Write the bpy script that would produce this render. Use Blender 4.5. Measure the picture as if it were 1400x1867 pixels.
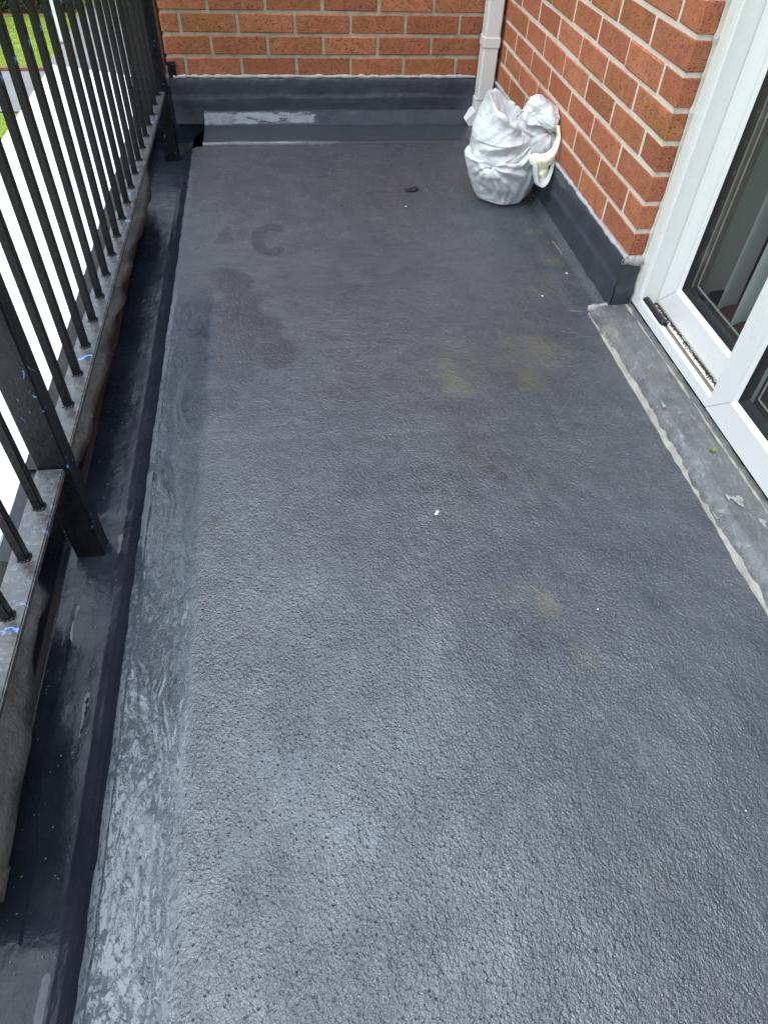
import bpy, bmesh, math, random
import numpy as np
from mathutils import Matrix, Vector
random.seed(7); rng = np.random.default_rng(11)
for o in list(bpy.data.objects): bpy.data.objects.remove(o)
S = bpy.context.scene; COL = S.collection
# ------------------------------------------------------------------ camera
cam = bpy.data.cameras.new("camera"); camo = bpy.data.objects.new("camera", cam); COL.objects.link(camo)
cam.sensor_fit = 'HORIZONTAL'; cam.sensor_width = 36; cam.lens = 36*1261.52/1400
cam.clip_start = .02; cam.clip_end = 1000
ya, pi_, ro = -0.1726, 0.7401, 0.0557
camo.matrix_world = Matrix.Translation((-0.9547, -3.3320, 0.9298)) @ (Matrix.Rotation(ya, 4, 'Z') @ Matrix.Rotation(pi_, 4, 'X') @ Matrix.Rotation(ro, 4, 'Z'))
S.camera = camo
# ------------------------------------------------------------------ light
SUN_EL, SUN_AZ = math.radians(52), math.radians(-120)       # azimuth measured from +Y towards +X
W = bpy.data.worlds.new("World"); S.world = W; W.use_nodes = True
nt = W.node_tree; nt.nodes.clear()
wo = nt.nodes.new('ShaderNodeOutputWorld'); bg = nt.nodes.new('ShaderNodeBackground'); bg.inputs[1].default_value = 0.1
sk = nt.nodes.new('ShaderNodeTexSky'); sk.sky_type = 'NISHITA'; sk.sun_disc = False
sk.sun_elevation = SUN_EL; sk.sun_rotation = SUN_AZ
tc = nt.nodes.new('ShaderNodeTexCoord'); sx = nt.nodes.new('ShaderNodeSeparateXYZ'); nt.links.new(tc.outputs['Generated'], sx.inputs[0])
cl = nt.nodes.new('ShaderNodeMath'); cl.operation = 'MAXIMUM'; cl.inputs[1].default_value = 0; nt.links.new(sx.outputs[2], cl.inputs[0])
ma = nt.nodes.new('ShaderNodeMath'); ma.operation = 'MULTIPLY_ADD'; ma.inputs[1].default_value = 2.6; ma.inputs[2].default_value = .40
pw = nt.nodes.new('ShaderNodeMath'); pw.operation = 'POWER'; pw.inputs[1].default_value = 3.0; nt.links.new(cl.outputs[0], pw.inputs[0]); nt.links.new(pw.outputs[0], ma.inputs[0])
nz = nt.nodes.new('ShaderNodeTexNoise'); nz.inputs['Scale'].default_value = 2.2; nz.inputs['Detail'].default_value = 5; nt.links.new(tc.outputs['Generated'], nz.inputs[0])
mr = nt.nodes.new('ShaderNodeMapRange'); mr.inputs[1].default_value = .3; mr.inputs[2].default_value = .7; mr.inputs[3].default_value = .85; mr.inputs[4].default_value = 1.15; nt.links.new(nz.outputs[0], mr.inputs[0])
mm = nt.nodes.new('ShaderNodeMath'); mm.operation = 'MULTIPLY'; nt.links.new(ma.outputs[0], mm.inputs[0]); nt.links.new(mr.outputs[0], mm.inputs[1])
vs = nt.nodes.new('ShaderNodeVectorMath'); vs.operation = 'SCALE'; vs.inputs[0].default_value = (15.0, 17.2, 19.6); nt.links.new(mm.outputs[0], vs.inputs['Scale'])
mx = nt.nodes.new('ShaderNodeMix'); mx.data_type = 'RGBA'; mx.inputs[0].default_value = .82
nt.links.new(sk.outputs[0], mx.inputs['A']); nt.links.new(vs.outputs[0], mx.inputs['B'])
nt.links.new(mx.outputs['Result'], bg.inputs[0]); nt.links.new(bg.outputs[0], wo.inputs[0])
sd = bpy.data.lights.new("sun", 'SUN'); sd.energy = 1.2; sd.angle = math.radians(16); sd.color = (1, .96, .9)
so = bpy.data.objects.new("sun", sd); COL.objects.link(so)
dv = Vector((math.sin(SUN_AZ)*math.cos(SUN_EL), math.cos(SUN_AZ)*math.cos(SUN_EL), math.sin(SUN_EL)))
so.rotation_euler = dv.to_track_quat('Z', 'Y').to_euler()
S.view_settings.view_transform = 'Standard'; S.view_settings.look = 'None'; S.view_settings.gamma = 1
S.view_settings.use_curve_mapping = False; S.view_settings.exposure = 0.25

# ------------------------------------------------------------------ helpers
def tag(o, label=None, cat=None, group=None, kind=None):
    if label: o['label'] = label
    if cat: o['category'] = cat
    if group: o['group'] = group
    if kind: o['kind'] = kind
    return o
def empty(name, loc, label, cat, group=None):
    o = bpy.data.objects.new(name, None); COL.objects.link(o); o.location = loc; o.empty_display_size = .05
    return tag(o, label, cat, group)
def link(name, me, parent=None, loc=None):
    o = bpy.data.objects.new(name, me); COL.objects.link(o)
    if loc is not None: o.location = loc
    if parent is not None:
        o.parent = parent
        p = parent; off = Vector((0, 0, 0))
        while p is not None: off += Vector(p.location); p = p.parent
        o.location = Vector(o.location) - off
    return o
def mesh(name, V, F, mat, smooth=False):
    me = bpy.data.meshes.new(name); me.from_pydata([tuple(map(float, v)) for v in V], [], [tuple(map(int, f)) for f in F]); me.materials.append(mat)
    if smooth: me.polygons.foreach_set('use_smooth', [True]*len(me.polygons))
    me.update(); return me
def boxVF(x0, x1, y0, y1, z0, z1):
    V = [(x0,y0,z0),(x1,y0,z0),(x1,y1,z0),(x0,y1,z0),(x0,y0,z1),(x1,y0,z1),(x1,y1,z1),(x0,y1,z1)]
    F = [(0,3,2,1),(4,5,6,7),(0,1,5,4),(1,2,6,5),(2,3,7,6),(3,0,4,7)]
    return V, F
def box(name, b, mat, parent=None, bevel=.0, seg=2, wob=0.):
    V, F = boxVF(*b); me = mesh(name, V, F, mat)
    if bevel:
        bm = bmesh.new(); bm.from_mesh(me)
        bmesh.ops.bevel(bm, geom=bm.edges[:], offset=bevel, segments=seg, affect='EDGES', profile=.5)
        bm.to_mesh(me); bm.free()
    if wob:
        for v in me.vertices: v.co += Vector([random.uniform(-wob, wob) for _ in range(3)])
    return link(name, me, parent)
def joinVF(parts):
    V, F = [], []
    for v, f in parts:
        n = len(V); V += list(v); F += [tuple(i+n for i in q) for q in f]
    return V, F
def grid(name, P, mat, parent=None, smooth=True, closed=False, attrs=None, thick=0):
    """P: array (n, m, 3)"""
    n, m = P.shape[:2]; V = P.reshape(-1, 3)
    i = np.arange(n-1)[:, None]; j = np.arange(m if closed else m-1)[None, :]; j2 = (j+1) % m
    F = np.stack([i*m+j, i*m+j2, (i+1)*m+j2, (i+1)*m+j], -1).reshape(-1, 4)
    me = bpy.data.meshes.new(name); me.vertices.add(len(V)); me.vertices.foreach_set('co', V.astype(np.float32).ravel())
    me.loops.add(F.size); me.loops.foreach_set('vertex_index', F.astype(np.int32).ravel())
    me.polygons.add(len(F)); me.polygons.foreach_set('loop_start', np.arange(0, F.size, 4, dtype=np.int32)); me.update(calc_edges=True)
    me.polygons.foreach_set('use_smooth', [smooth]*len(F)); me.materials.append(mat)
    for k, a in (attrs or {}).items():
        at = me.attributes.new(k, 'FLOAT', 'POINT'); at.data.foreach_set('value', a.astype(np.float32).ravel())
    me.validate(); me.update()
    o = link(name, me, parent)
    if thick:
        md = o.modifiers.new('s', 'SOLIDIFY'); md.thickness = thick; md.offset = 0
    return o
def sweep_y(name, prof, ys, mat, parent=None, noise=None, smooth=True, **kw):
    prof = np.array(prof, float); P = np.zeros((len(prof), len(ys), 3))
    P[:, :, 0] = prof[:, 0][:, None]; P[:, :, 2] = prof[:, 1][:, None]; P[:, :, 1] = np.array(ys)[None, :]
    if noise: P = noise(P)
    return grid(name, P, mat, parent, smooth, **kw)
def snoise(n, scale, amp, oct=3, seed=0):
    """smooth 1-D noise over n samples with wavelength 'scale' samples"""
    r = np.random.default_rng(seed); out = np.zeros(n); a = amp
    for k in range(oct):
        m = int(n/scale)+4; c = r.uniform(-1, 1, m); t = np.arange(n)/scale; i = t.astype(int); f = t-i; f = f*f*(3-2*f)
        out += a*(c[i % m]*(1-f)+c[(i+1) % m]*f); scale = max(2., scale/2); a /= 2
    return out
def noise2(X, Y, s, seed=0):
    r = np.random.default_rng(seed); G = r.uniform(-1, 1, (256, 256)); x = X*s+100; y = Y*s+100
    i = np.floor(x).astype(int); j = np.floor(y).astype(int); fx = x-i; fy = y-j; fx = fx*fx*(3-2*fx); fy = fy*fy*(3-2*fy)
    g = lambda a, b: G[a % 256, b % 256]
    return (g(i,j)*(1-fx)+g(i+1,j)*fx)*(1-fy)+(g(i,j+1)*(1-fx)+g(i+1,j+1)*fx)*fy
# ---- material helper
class M:
    def __init__(s, name, base=(.5,.5,.5), rough=.5, ior=1.5, **kw):
        s.m = bpy.data.materials.new(name); s.m.use_nodes = True; s.t = s.m.node_tree; s.t.nodes.clear()
        s.out = s.n('ShaderNodeOutputMaterial'); s.p = s.n('ShaderNodeBsdfPrincipled'); s.l(s.p.outputs[0], s.out.inputs[0])
        s.p.inputs['Base Color'].default_value = (*base, 1); s.p.inputs['Roughness'].default_value = rough; s.p.inputs['IOR'].default_value = ior
        for k, v in kw.items(): s.p.inputs[k.replace('_', ' ')].default_value = v
        s.tc = s.n('ShaderNodeTexCoord')
    def n(s, t, **kw):
        q = s.t.nodes.new(t)
        for k, v in kw.items(): setattr(q, k, v)
        return q
    def l(s, a, b): s.t.links.new(a, b)
    def coord(s, scale=(1,1,1), rot=(0,0,0), src='Object', rand=False):
        mp = s.n('ShaderNodeMapping'); mp.inputs['Scale'].default_value = scale; mp.inputs['Rotation'].default_value = rot
        s.l(s.tc.outputs[src], mp.inputs[0])
        if rand:
            oi = s.n('ShaderNodeObjectInfo'); v = s.n('ShaderNodeVectorMath', operation='SCALE'); v.inputs[0].default_value = (37, 91, 53)
            s.l(oi.outputs['Random'], v.inputs['Scale']); s.l(v.outputs[0], mp.inputs['Location'])
        return mp.outputs[0]
    def noise(s, c, scale, detail=3, rough=.55, dist=0.):
        q = s.n('ShaderNodeTexNoise'); q.inputs['Scale'].default_value = scale; q.inputs['Detail'].default_value = detail
        q.inputs['Roughness'].default_value = rough; q.inputs['Distortion'].default_value = dist; s.l(c, q.inputs[0]); return q.outputs[0]
    def voro(s, c, scale, feature='F1', rnd=1.):
        q = s.n('ShaderNodeTexVoronoi', feature=feature); q.inputs['Scale'].default_value = scale; q.inputs['Randomness'].default_value = rnd; s.l(c, q.inputs[0]); return q.outputs[0]
    def ramp(s, v, a, b, lo=0., hi=1., smooth=False):
        q = s.n('ShaderNodeMapRange'); q.inputs[1].default_value = a; q.inputs[2].default_value = b; q.inputs[3].default_value = lo; q.inputs[4].default_value = hi
        if smooth: q.interpolation_type = 'SMOOTHSTEP'
        s.l(v, q.inputs[0]); return q.outputs[0]
    def math(s, op, a, b=None, c=None):
        q = s.n('ShaderNodeMath', operation=op)
        for i, x in enumerate((a, b, c)):
            if x is None: continue
            if isinstance(x, (int, float)): q.inputs[i].default_value = x
            else: s.l(x, q.inputs[i])
        return q.outputs[0]
    def mix(s, f, a, b):
        q = s.n('ShaderNodeMix', data_type='RGBA')
        for k, x in (('A', a), ('B', b)):
            if isinstance(x, tuple): q.inputs[k].default_value = (*x, 1)
            else: s.l(x, q.inputs[k])
        if isinstance(f, (int, float)): q.inputs[0].default_value = f
        else: s.l(f, q.inputs[0])
        return q.outputs['Result']
    def attr(s, name): return s.n('ShaderNodeAttribute', attribute_name=name).outputs['Fac']
    def bump(s, items):
        """items: [(height socket, distance m)]"""
        prev = None
        for h, d in items:
            b = s.n('ShaderNodeBump'); b.inputs['Strength'].default_value = 1
            if isinstance(d, (int, float)): b.inputs['Distance'].default_value = d
            else: s.l(d, b.inputs['Distance'])
            s.l(h, b.inputs['Height'])
            if prev: s.l(prev, b.inputs['Normal'])
            prev = b.outputs[0]
        s.l(prev, s.p.inputs['Normal'])
    def color(s, c): s.l(c, s.p.inputs['Base Color'])
    def rough(s, r): s.l(r, s.p.inputs['Roughness'])

# ------------------------------------------------------------------ materials
def mat_deck():
    m = M('deck_coating', (.05,.055,.065), .3, 1.75); c = m.coord()
    band, alg, wet, dry = m.attr('band'), m.attr('algae'), m.attr('wet'), m.attr('far')
    big = m.noise(c, 2.3, 4, .6); mid = m.noise(c, 14, 4, .6); fine = m.noise(c, 420, 2, .6); peelc = m.noise(c, 260, 3, .6)
    col = m.mix(m.ramp(big, .35, .68), (.020,.027,.039), (.031,.039,.052))
    col = m.mix(m.math('MULTIPLY', dry, m.ramp(mid, .3, .7, .35, 1)), col, (.062,.068,.080))
    col = m.mix(m.ramp(peelc, .52, .72, 0, .30), col, (.13,.13,.13))
    col = m.mix(m.math('MULTIPLY', m.ramp(m.math('ADD', m.math('MULTIPLY', alg, .62), m.math('MULTIPLY', m.noise(c, 150, 5, .8), .55)), .42, .85), .5), col, (.105,.098,.055))
    wetn = m.ramp(m.math('ADD', wet, m.math('MULTIPLY', m.noise(c, 30, 5, .75), .7)), .60, 1.05)
    col = m.mix(m.math('MULTIPLY', wetn, .38), col, (.016,.021,.030))
    spots = m.ramp(m.noise(c, 150, 1, .4), .80, .83)
    col = m.mix(m.math('MULTIPLY', spots, .6), col, (.012,.012,.014))
    sp2 = m.ramp(m.voro(c, 38), .0, .035, 1, 0); sp2 = m.math('MULTIPLY', sp2, m.ramp(m.noise(c, 9, 2), .5, .62))
    col = m.mix(m.math('MULTIPLY', sp2, .55), col, (.42,.42,.40))
    m.color(col)
    # pools of standing water on the smoother outer band
    cs = m.coord((1, .5, 1)); pn = m.noise(cs, 120, 6, .75, .9); pn2 = m.noise(c, 5, 3, .6)
    pool = m.ramp(m.math('ADD', pn, m.math('MULTIPLY', pn2, .55)), .71, .77, 0, 1)
    pool = m.math('MULTIPLY', pool, band); p2 = m.ramp(m.math('ADD', m.math('MULTIPLY', m.attr('pool'), .50), m.math('MULTIPLY', m.noise(m.coord((.25, 1, 1)), 34, 6, .75), 1.25)), 1.00, 1.10)
    sp = m.math('SUBTRACT', m.ramp(m.noise(m.coord((1,.4,1)), 5, 4, .65), .3, .7, .56, .76), m.math('MULTIPLY', band, .44)); sp = m.math('ADD', sp, m.math('MULTIPLY', pool, .42)); sp = m.math('MULTIPLY', sp, m.math('SUBTRACT', 1, m.math('MULTIPLY', m.attr('dull'), m.math('SUBTRACT', .85, m.math('MULTIPLY', p2, .36))))); m.l(sp, m.p.inputs['Specular IOR Level'])
    ro = m.ramp(m.noise(c, 20, 4, .6), .3, .7, .035, .09)
    ro = m.math('ADD', ro, m.math('MULTIPLY', dry, .22))
    ro = m.math('ADD', ro, m.math('MULTIPLY', band, .08))
    pr = m.math('MAXIMUM', pool, m.math('MULTIPLY', p2, .8)); q = m.n('ShaderNodeMix', data_type='FLOAT'); m.l(pr, q.inputs[0]); m.l(ro, q.inputs[2]); q.inputs[3].default_value = .05
    m.rough(q.outputs[0])
    inv = m.math('SUBTRACT', 1, m.math('MULTIPLY', pr, .93))
    nb = m.math('SUBTRACT', 1, m.math('MULTIPLY', band, .45))
    wob = m.noise(c, 7, 3, .6, .6)
    cw = m.n('ShaderNodeVectorMath', operation='ADD'); vv = m.n('ShaderNodeVectorMath', operation='SCALE'); vv.inputs['Scale'].default_value = .05
    nn = m.n('ShaderNodeTexNoise'); nn.inputs['Scale'].default_value = 6; m.l(c, nn.inputs[0]); m.l(nn.outputs['Color'], vv.inputs[0]); m.l(c, cw.inputs[0]); m.l(vv.outputs[0], cw.inputs[1])
    st = m.n('ShaderNodeMapping'); st.inputs['Scale'].default_value = (1, .75, 1); st.inputs['Rotation'].default_value = (0, 0, .45); m.l(cw.outputs[0], st.inputs[0])
    peel = m.noise(st.outputs[0], 235, 3, .6)
    pits = m.ramp(m.voro(c, 120), .0, .32, 0, 1, True)
    ridge = m.noise(st.outputs[0], 42, 4, .62, .5)
    long_ = m.n('ShaderNodeMapping'); long_.inputs['Scale'].default_value = (1, .16, 1); long_.inputs['Rotation'].default_value = (0, 0, .12); m.l(cw.outputs[0], long_.inputs[0])
    streak = m.noise(long_.outputs[0], 16, 3, .6, .4)
    d = m.math('MULTIPLY', inv, nb)
    damp = m.ramp(m.noise(c, 3.1, 3, .6), .3, .7, .55, 1.25)
    damp = m.math('MULTIPLY', damp, m.math('SUBTRACT', 1, m.math('MULTIPLY', wetn, .45)))
    m.bump([(streak, .0032), (wob, .0025), (ridge, m.math('MULTIPLY', d, m.math('MULTIPLY', damp, .0028))), (peel, m.math('MULTIPLY', d, m.math('MULTIPLY', damp, .0032))), (pits, m.math('MULTIPLY', d, .0012))])
    return m.m
def mat_rubber(name='rubber_coating', base=(.034,.038,.048), r0=.22, r1=.42, bumpy=1., ior=1.5):
    m = M(name, base, .3, ior); c = m.coord()
    a = m.noise(c, 9, 5, .65); b = m.noise(m.coord((1,.3,1)), 40, 4, .6)
    col = m.mix(m.ramp(a, .35, .7), base, tuple(x*1.5 for x in base))
    dust = m.ramp(m.voro(c, 60), .0, .05, 1, 0); dust = m.math('MULTIPLY', dust, m.ramp(m.noise(c, 12, 2), .5, .65))
    col = m.mix(m.math('MULTIPLY', dust, .4), col, (.3,.3,.3)); m.color(col)
    k = m.ramp(m.math('ADD', m.attr('streak'), m.math('MULTIPLY', m.noise(c, 130, 4, .7), .7)), .78, .84); inv = m.math('SUBTRACT', 1, k)
    m.rough(m.math('MULTIPLY', inv, m.ramp(m.noise(c, 15, 4, .6), .3, .7, r0, r1))); m.l(m.ramp(k, 0, 1, .5, .9), m.p.inputs['Specular IOR Level'])
    m.bump([(m.noise(c, 11, 3, .6), .0045*bumpy), (b, m.math('MULTIPLY', inv, .0012*bumpy)), (m.noise(c, 190, 2, .5), m.math('MULTIPLY', inv, .0004*bumpy))])
    return m.m
def mat_brick(name, crease, dark=1., green=0.):
    m = M(name, (.4,.12,.05), .85, 1.45); c = m.coord(rand=True); oi = m.n('ShaderNodeObjectInfo')
    r = oi.outputs['Random']
    col = m.mix(m.ramp(r, 0, 1), (.45*dark,.150*dark,.076*dark), (.58*dark,.215*dark,.110*dark))
    w = m.ramp(m.math('FRACT', m.math('MULTIPLY', r, 7.31)), .45, .95)
    col = m.mix(m.math('MULTIPLY', w, m.ramp(m.noise(c, 9, 3, .6), .38, .62)), col, (.38*dark,.160*dark,.055*dark))
    col = m.mix(m.ramp(m.noise(c, 30, 4, .7), .4, .75, 0, .55), col, (.25*dark,.080*dark,.047*dark))
    col = m.mix(m.ramp(m.math('FRACT', m.math('MULTIPLY', r, 13.7)), .6, 1, 0, .35), col, (.22*dark,.075*dark,.05*dark))
    col = m.mix(m.math('MULTIPLY', m.ramp(m.noise(c, 18, 4, .75), .60, .72), .28), col, (.58,.45,.36))
    el = m.coord((1, 1, 2.3) if crease else (1,1,1.4), rand=True)
    pit = m.ramp(m.noise(el, 115 if crease else 170, 3, .7, .5), .585, .64)
    col = m.mix(m.math('MULTIPLY', pit, .85 if crease else .62), col, (.045,.022,.016))
    sp = m.ramp(m.noise(c, 330, 1, .5), .70, .75); col = m.mix(m.math('MULTIPLY', sp, .55), col, (.62,.42,.26))
    if green: col = m.mix(m.math('MULTIPLY', m.ramp(m.noise(c, 14, 4, .6), .42, .7), green), col, (.27,.17,.055))
    m.color(col); m.rough(m.ramp(m.noise(c, 50), .3, .7, .78, .95)); m.p.inputs['Specular IOR Level'].default_value = .3
    m.bump([(m.noise(c, 75, 5, .7), .0020), (pit, -.0016)])
    return m.m
def mat_mortar(name, a, b, sc=60):
    m = M(name, a, .92); c = m.coord(); m.color(m.mix(m.ramp(m.noise(c, 22, 5, .7), .32, .7), a, b)); m.bump([(m.noise(c, sc, 5, .7), .0035), (m.noise(c, 400, 2), .0008)])
    return m.m
def mat_paint(name, base, rough, chips=0., grime=0., ior=1.5):
    m = M(name, base, rough, ior); c = m.coord(); col = m.mix(m.ramp(m.noise(c, 30, 4), .35, .7), base, tuple(x*1.7+.002 for x in base))
    if grime:
        g = m.ramp(m.noise(c, 90, 5, .75, .6), .50, .66); col = m.mix(m.math('MULTIPLY', g, grime), col, (.17,.165,.15))
    if chips:
        cz = m.coord((1, 1, .5)); b = m.ramp(m.noise(cz, 33, 4, .75, .8), .635, .65); k = m.ramp(m.noise(c, 4.3, 2), .40, .50)
        col = m.mix(m.math('MULTIPLY', m.math('MULTIPLY', b, k), chips), col, (.12,.30,.72))
        w = m.ramp(m.noise(c, 210, 2), .76, .78); col = m.mix(m.math('MULTIPLY', w, .5), col, (.35,.35,.35))
    m.color(col); m.rough(m.ramp(m.noise(c, 60, 4), .3, .7, rough*.75, rough*1.3)); m.bump([(m.noise(c, 120, 3, .6), .0006), (m.noise(c, 22, 3), .0006)])
    return m.m
def mat_upvc(name='white_upvc', base=(.80,.81,.79), grime=.0, algae=0.):
    m = M(name, base, .28); c = m.coord()
    col = m.mix(m.ramp(m.noise(c, 6, 5, .6), .35, .75, 0, .5), base, (base[0]*.93, base[1]*.93, base[2]*.92))
    sp = m.ramp(m.noise(c, 260, 1), .79, .81); col = m.mix(m.math('MULTIPLY', sp, .5), col, (.25,.22,.18))
    if algae: col = m.mix(m.math('MULTIPLY', m.ramp(m.noise(c, 17, 5, .7), .52, .68), algae), col, (.62,.50,.30))
    m.color(col); m.rough(m.ramp(m.noise(c, 25, 4), .3, .7, .22, .42)); m.bump([(m.noise(c, 5, 2), .0012)])
    return m.m
def mat_lead():
    m = M('weathered_lead', (.2,.2,.19), .45, 1.8); c = m.coord(); a = m.noise(c, 13, 6, .7, .6); b = m.noise(m.coord((3,.8,1)), 25, 5, .75, 1.2)
    col = m.mix(m.ramp(a, .3, .7), (.050,.052,.055), (.125,.127,.128)); col = m.mix(m.ramp(b, .54, .68, 0, .6), col, (.30,.295,.27)); col = m.mix(m.ramp(m.noise(c, 230, 3, .7), .55, .7, 0, .35), col, (.36,.36,.35))
    col = m.mix(m.ramp(m.noise(c, 7, 3), .55, .8, 0, .5), col, (.20,.17,.12))
    col = m.mix(m.ramp(m.noise(c, 110, 3, .7), .62, .70, 0, .7), col, (.06,.06,.06))
    m.color(col); m.rough(m.ramp(a, .3, .7, .35, .62)); m.bump([(m.noise(c, 18, 4), .004), (m.noise(c, 160, 4, .7), .0008)])
    return m.m
def mat_flap():
    m = M('aged_lead_sheet', (.1,.1,.09), .5, 1.6); c = m.coord(); b = m.noise(m.coord((1.5,.7,1), (0,0,.6)), 40, 6, .75, 1.5)
    col = m.mix(m.ramp(m.noise(c, 8, 5, .7), .3, .7), (.009,.0085,.008), (.022,.021,.019)); col = m.mix(m.ramp(b, .57, .72, 0, .7), col, (.085,.08,.073))
    m.p.inputs['Specular IOR Level'].default_value = .25
    m.color(col); m.rough(m.ramp(b, .3, .7, .4, .65)); m.bump([(m.noise(c, 14, 4), .007), (m.noise(c, 45, 3), .003), (b, .002)])
    return m.m
def mat_plastic():
    m = M('thin_white_plastic', (.78,.80,.81), .34, 1.5); c = m.coord()
    a = m.noise(c, 16, 5, .65, .8); col = m.mix(m.ramp(a, .35, .7), (.84,.845,.84), (.67,.72,.765))
    d = m.ramp(m.noise(c, 95, 4, .75), .66, .72); k = m.ramp(m.noise(c, 10, 2), .48, .62)
    col = m.mix(m.math('MULTIPLY', m.math('MULTIPLY', d, k), .5), col, (.33,.31,.28))
    m.color(col); m.p.inputs['Roughness'].default_value = .42; m.p.inputs['Specular IOR Level'].default_value = .35; tr = m.n('ShaderNodeBsdfTranslucent'); m.l(col, tr.inputs[0]); ms = m.n('ShaderNodeMixShader'); ms.inputs[0].default_value = .22
    m.bump([(m.noise(c, 22, 2, .5, 1.5), .003), (m.noise(c, 90, 2, .5, 1.), .0004)])
    m.l(m.p.outputs[0], ms.inputs[1]); m.l(tr.outputs[0], ms.inputs[2]); m.l(ms.outputs[0], m.out.inputs[0])
    return m.m
def mat_print(zone):
    m = M('printed_plastic', (.8,.81,.82), .34); c = m.coord()
    w = m.n('ShaderNodeTexWave', wave_type='BANDS', bands_direction='DIAGONAL'); w.inputs['Scale'].default_value = 55; w.inputs['Distortion'].default_value = 4; w.inputs['Detail'].default_value = 1; w.inputs['Detail Scale'].default_value = 1.2
    m.l(c, w.inputs[0]); k = m.ramp(w.outputs[1], .62, .70)
    k = m.math('MULTIPLY', k, m.attr('print'))
    col = m.mix(k, m.mix(m.ramp(m.noise(c, 20, 4), .35, .7), (.66,.67,.67), (.56,.59,.62)), (.06,.06,.07)); m.color(col)
    m.bump([(m.noise(c, 22, 2, .5, 1.5), .002)])
    return m.m
def flat(name, base, rough=.6, sc=40, amp=.001, alt=None, **kw):
    m = M(name, base, rough, **kw); c = m.coord(); m.color(m.mix(m.ramp(m.noise(c, sc, 5, .65), .32, .7), base, alt or tuple(x*.75 for x in base)))
    m.bump([(m.noise(c, sc*2, 4, .6), amp)]); return m.m
def mat_glass():
    m = bpy.data.materials.new('window_glass'); m.use_nodes = True; t = m.node_tree; t.nodes.clear()
    o = t.nodes.new('ShaderNodeOutputMaterial'); a = t.nodes.new('ShaderNodeBsdfTransparent'); a.inputs[0].default_value = (.96,.98,.97,1)
    g = t.nodes.new('ShaderNodeBsdfGlossy'); g.inputs['Roughness'].default_value = .01; lw = t.nodes.new('ShaderNodeLayerWeight'); pw = t.nodes.new('ShaderNodeMath'); pw.operation = 'POWER'; pw.inputs[1].default_value = 4; t.links.new(lw.outputs['Facing'], pw.inputs[0]); f = t.nodes.new('ShaderNodeMapRange'); f.inputs[3].default_value = .07; f.inputs[4].default_value = 1; t.links.new(pw.outputs[0], f.inputs[0]); lw.inputs[0].default_value = .5
    x = t.nodes.new('ShaderNodeMixShader'); t.links.new(f.outputs[0], x.inputs[0]); t.links.new(a.outputs[0], x.inputs[1]); t.links.new(g.outputs[0], x.inputs[2]); t.links.new(x.outputs[0], o.inputs[0])
    return m
DECK = mat_deck(); RUB = mat_rubber(); GUT = mat_rubber('gutter_coating', (.010,.013,.019), .17, .34, .8, 1.40)
BR_R = mat_brick('right_brick', False); BR_B = mat_brick('back_brick', True, .88, .30); BR_D = mat_brick('course_brick', False, .95)
MO_R = mat_mortar('beige_mortar', (.80,.70,.60), (.66,.57,.47)); MO_B = mat_mortar('mossy_mortar', (.46,.42,.32), (.27,.25,.16))
BLK = mat_paint('black_gloss_paint', (.0045,.0048,.0055), .30, chips=1., ior=1.38); RAILM = mat_paint('worn_black_paint', (.035,.037,.040), .34, chips=1., grime=.75, ior=1.7)
UPVC = mat_upvc(); UPVC2 = mat_upvc('canopy_white', (.84,.84,.82), algae=.0); PIPE = mat_upvc('pipe_white', (.76,.76,.73))
LEAD = mat_lead(); FLAP = mat_flap(); PLA = mat_plastic()
SEAL = mat_mortar('grey_sealant', (.43,.43,.42), (.33,.33,.33), 30); SEALW = mat_mortar('white_sealant', (.66,.63,.58), (.50,.47,.41), 30); SEALB = mat_mortar('dirty_cream_sealant', (.40,.38,.33), (.20,.19,.165), 45)
GASK = flat('black_gasket', (.012,.013,.014), .35, 60); GLASS = mat_glass()

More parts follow.
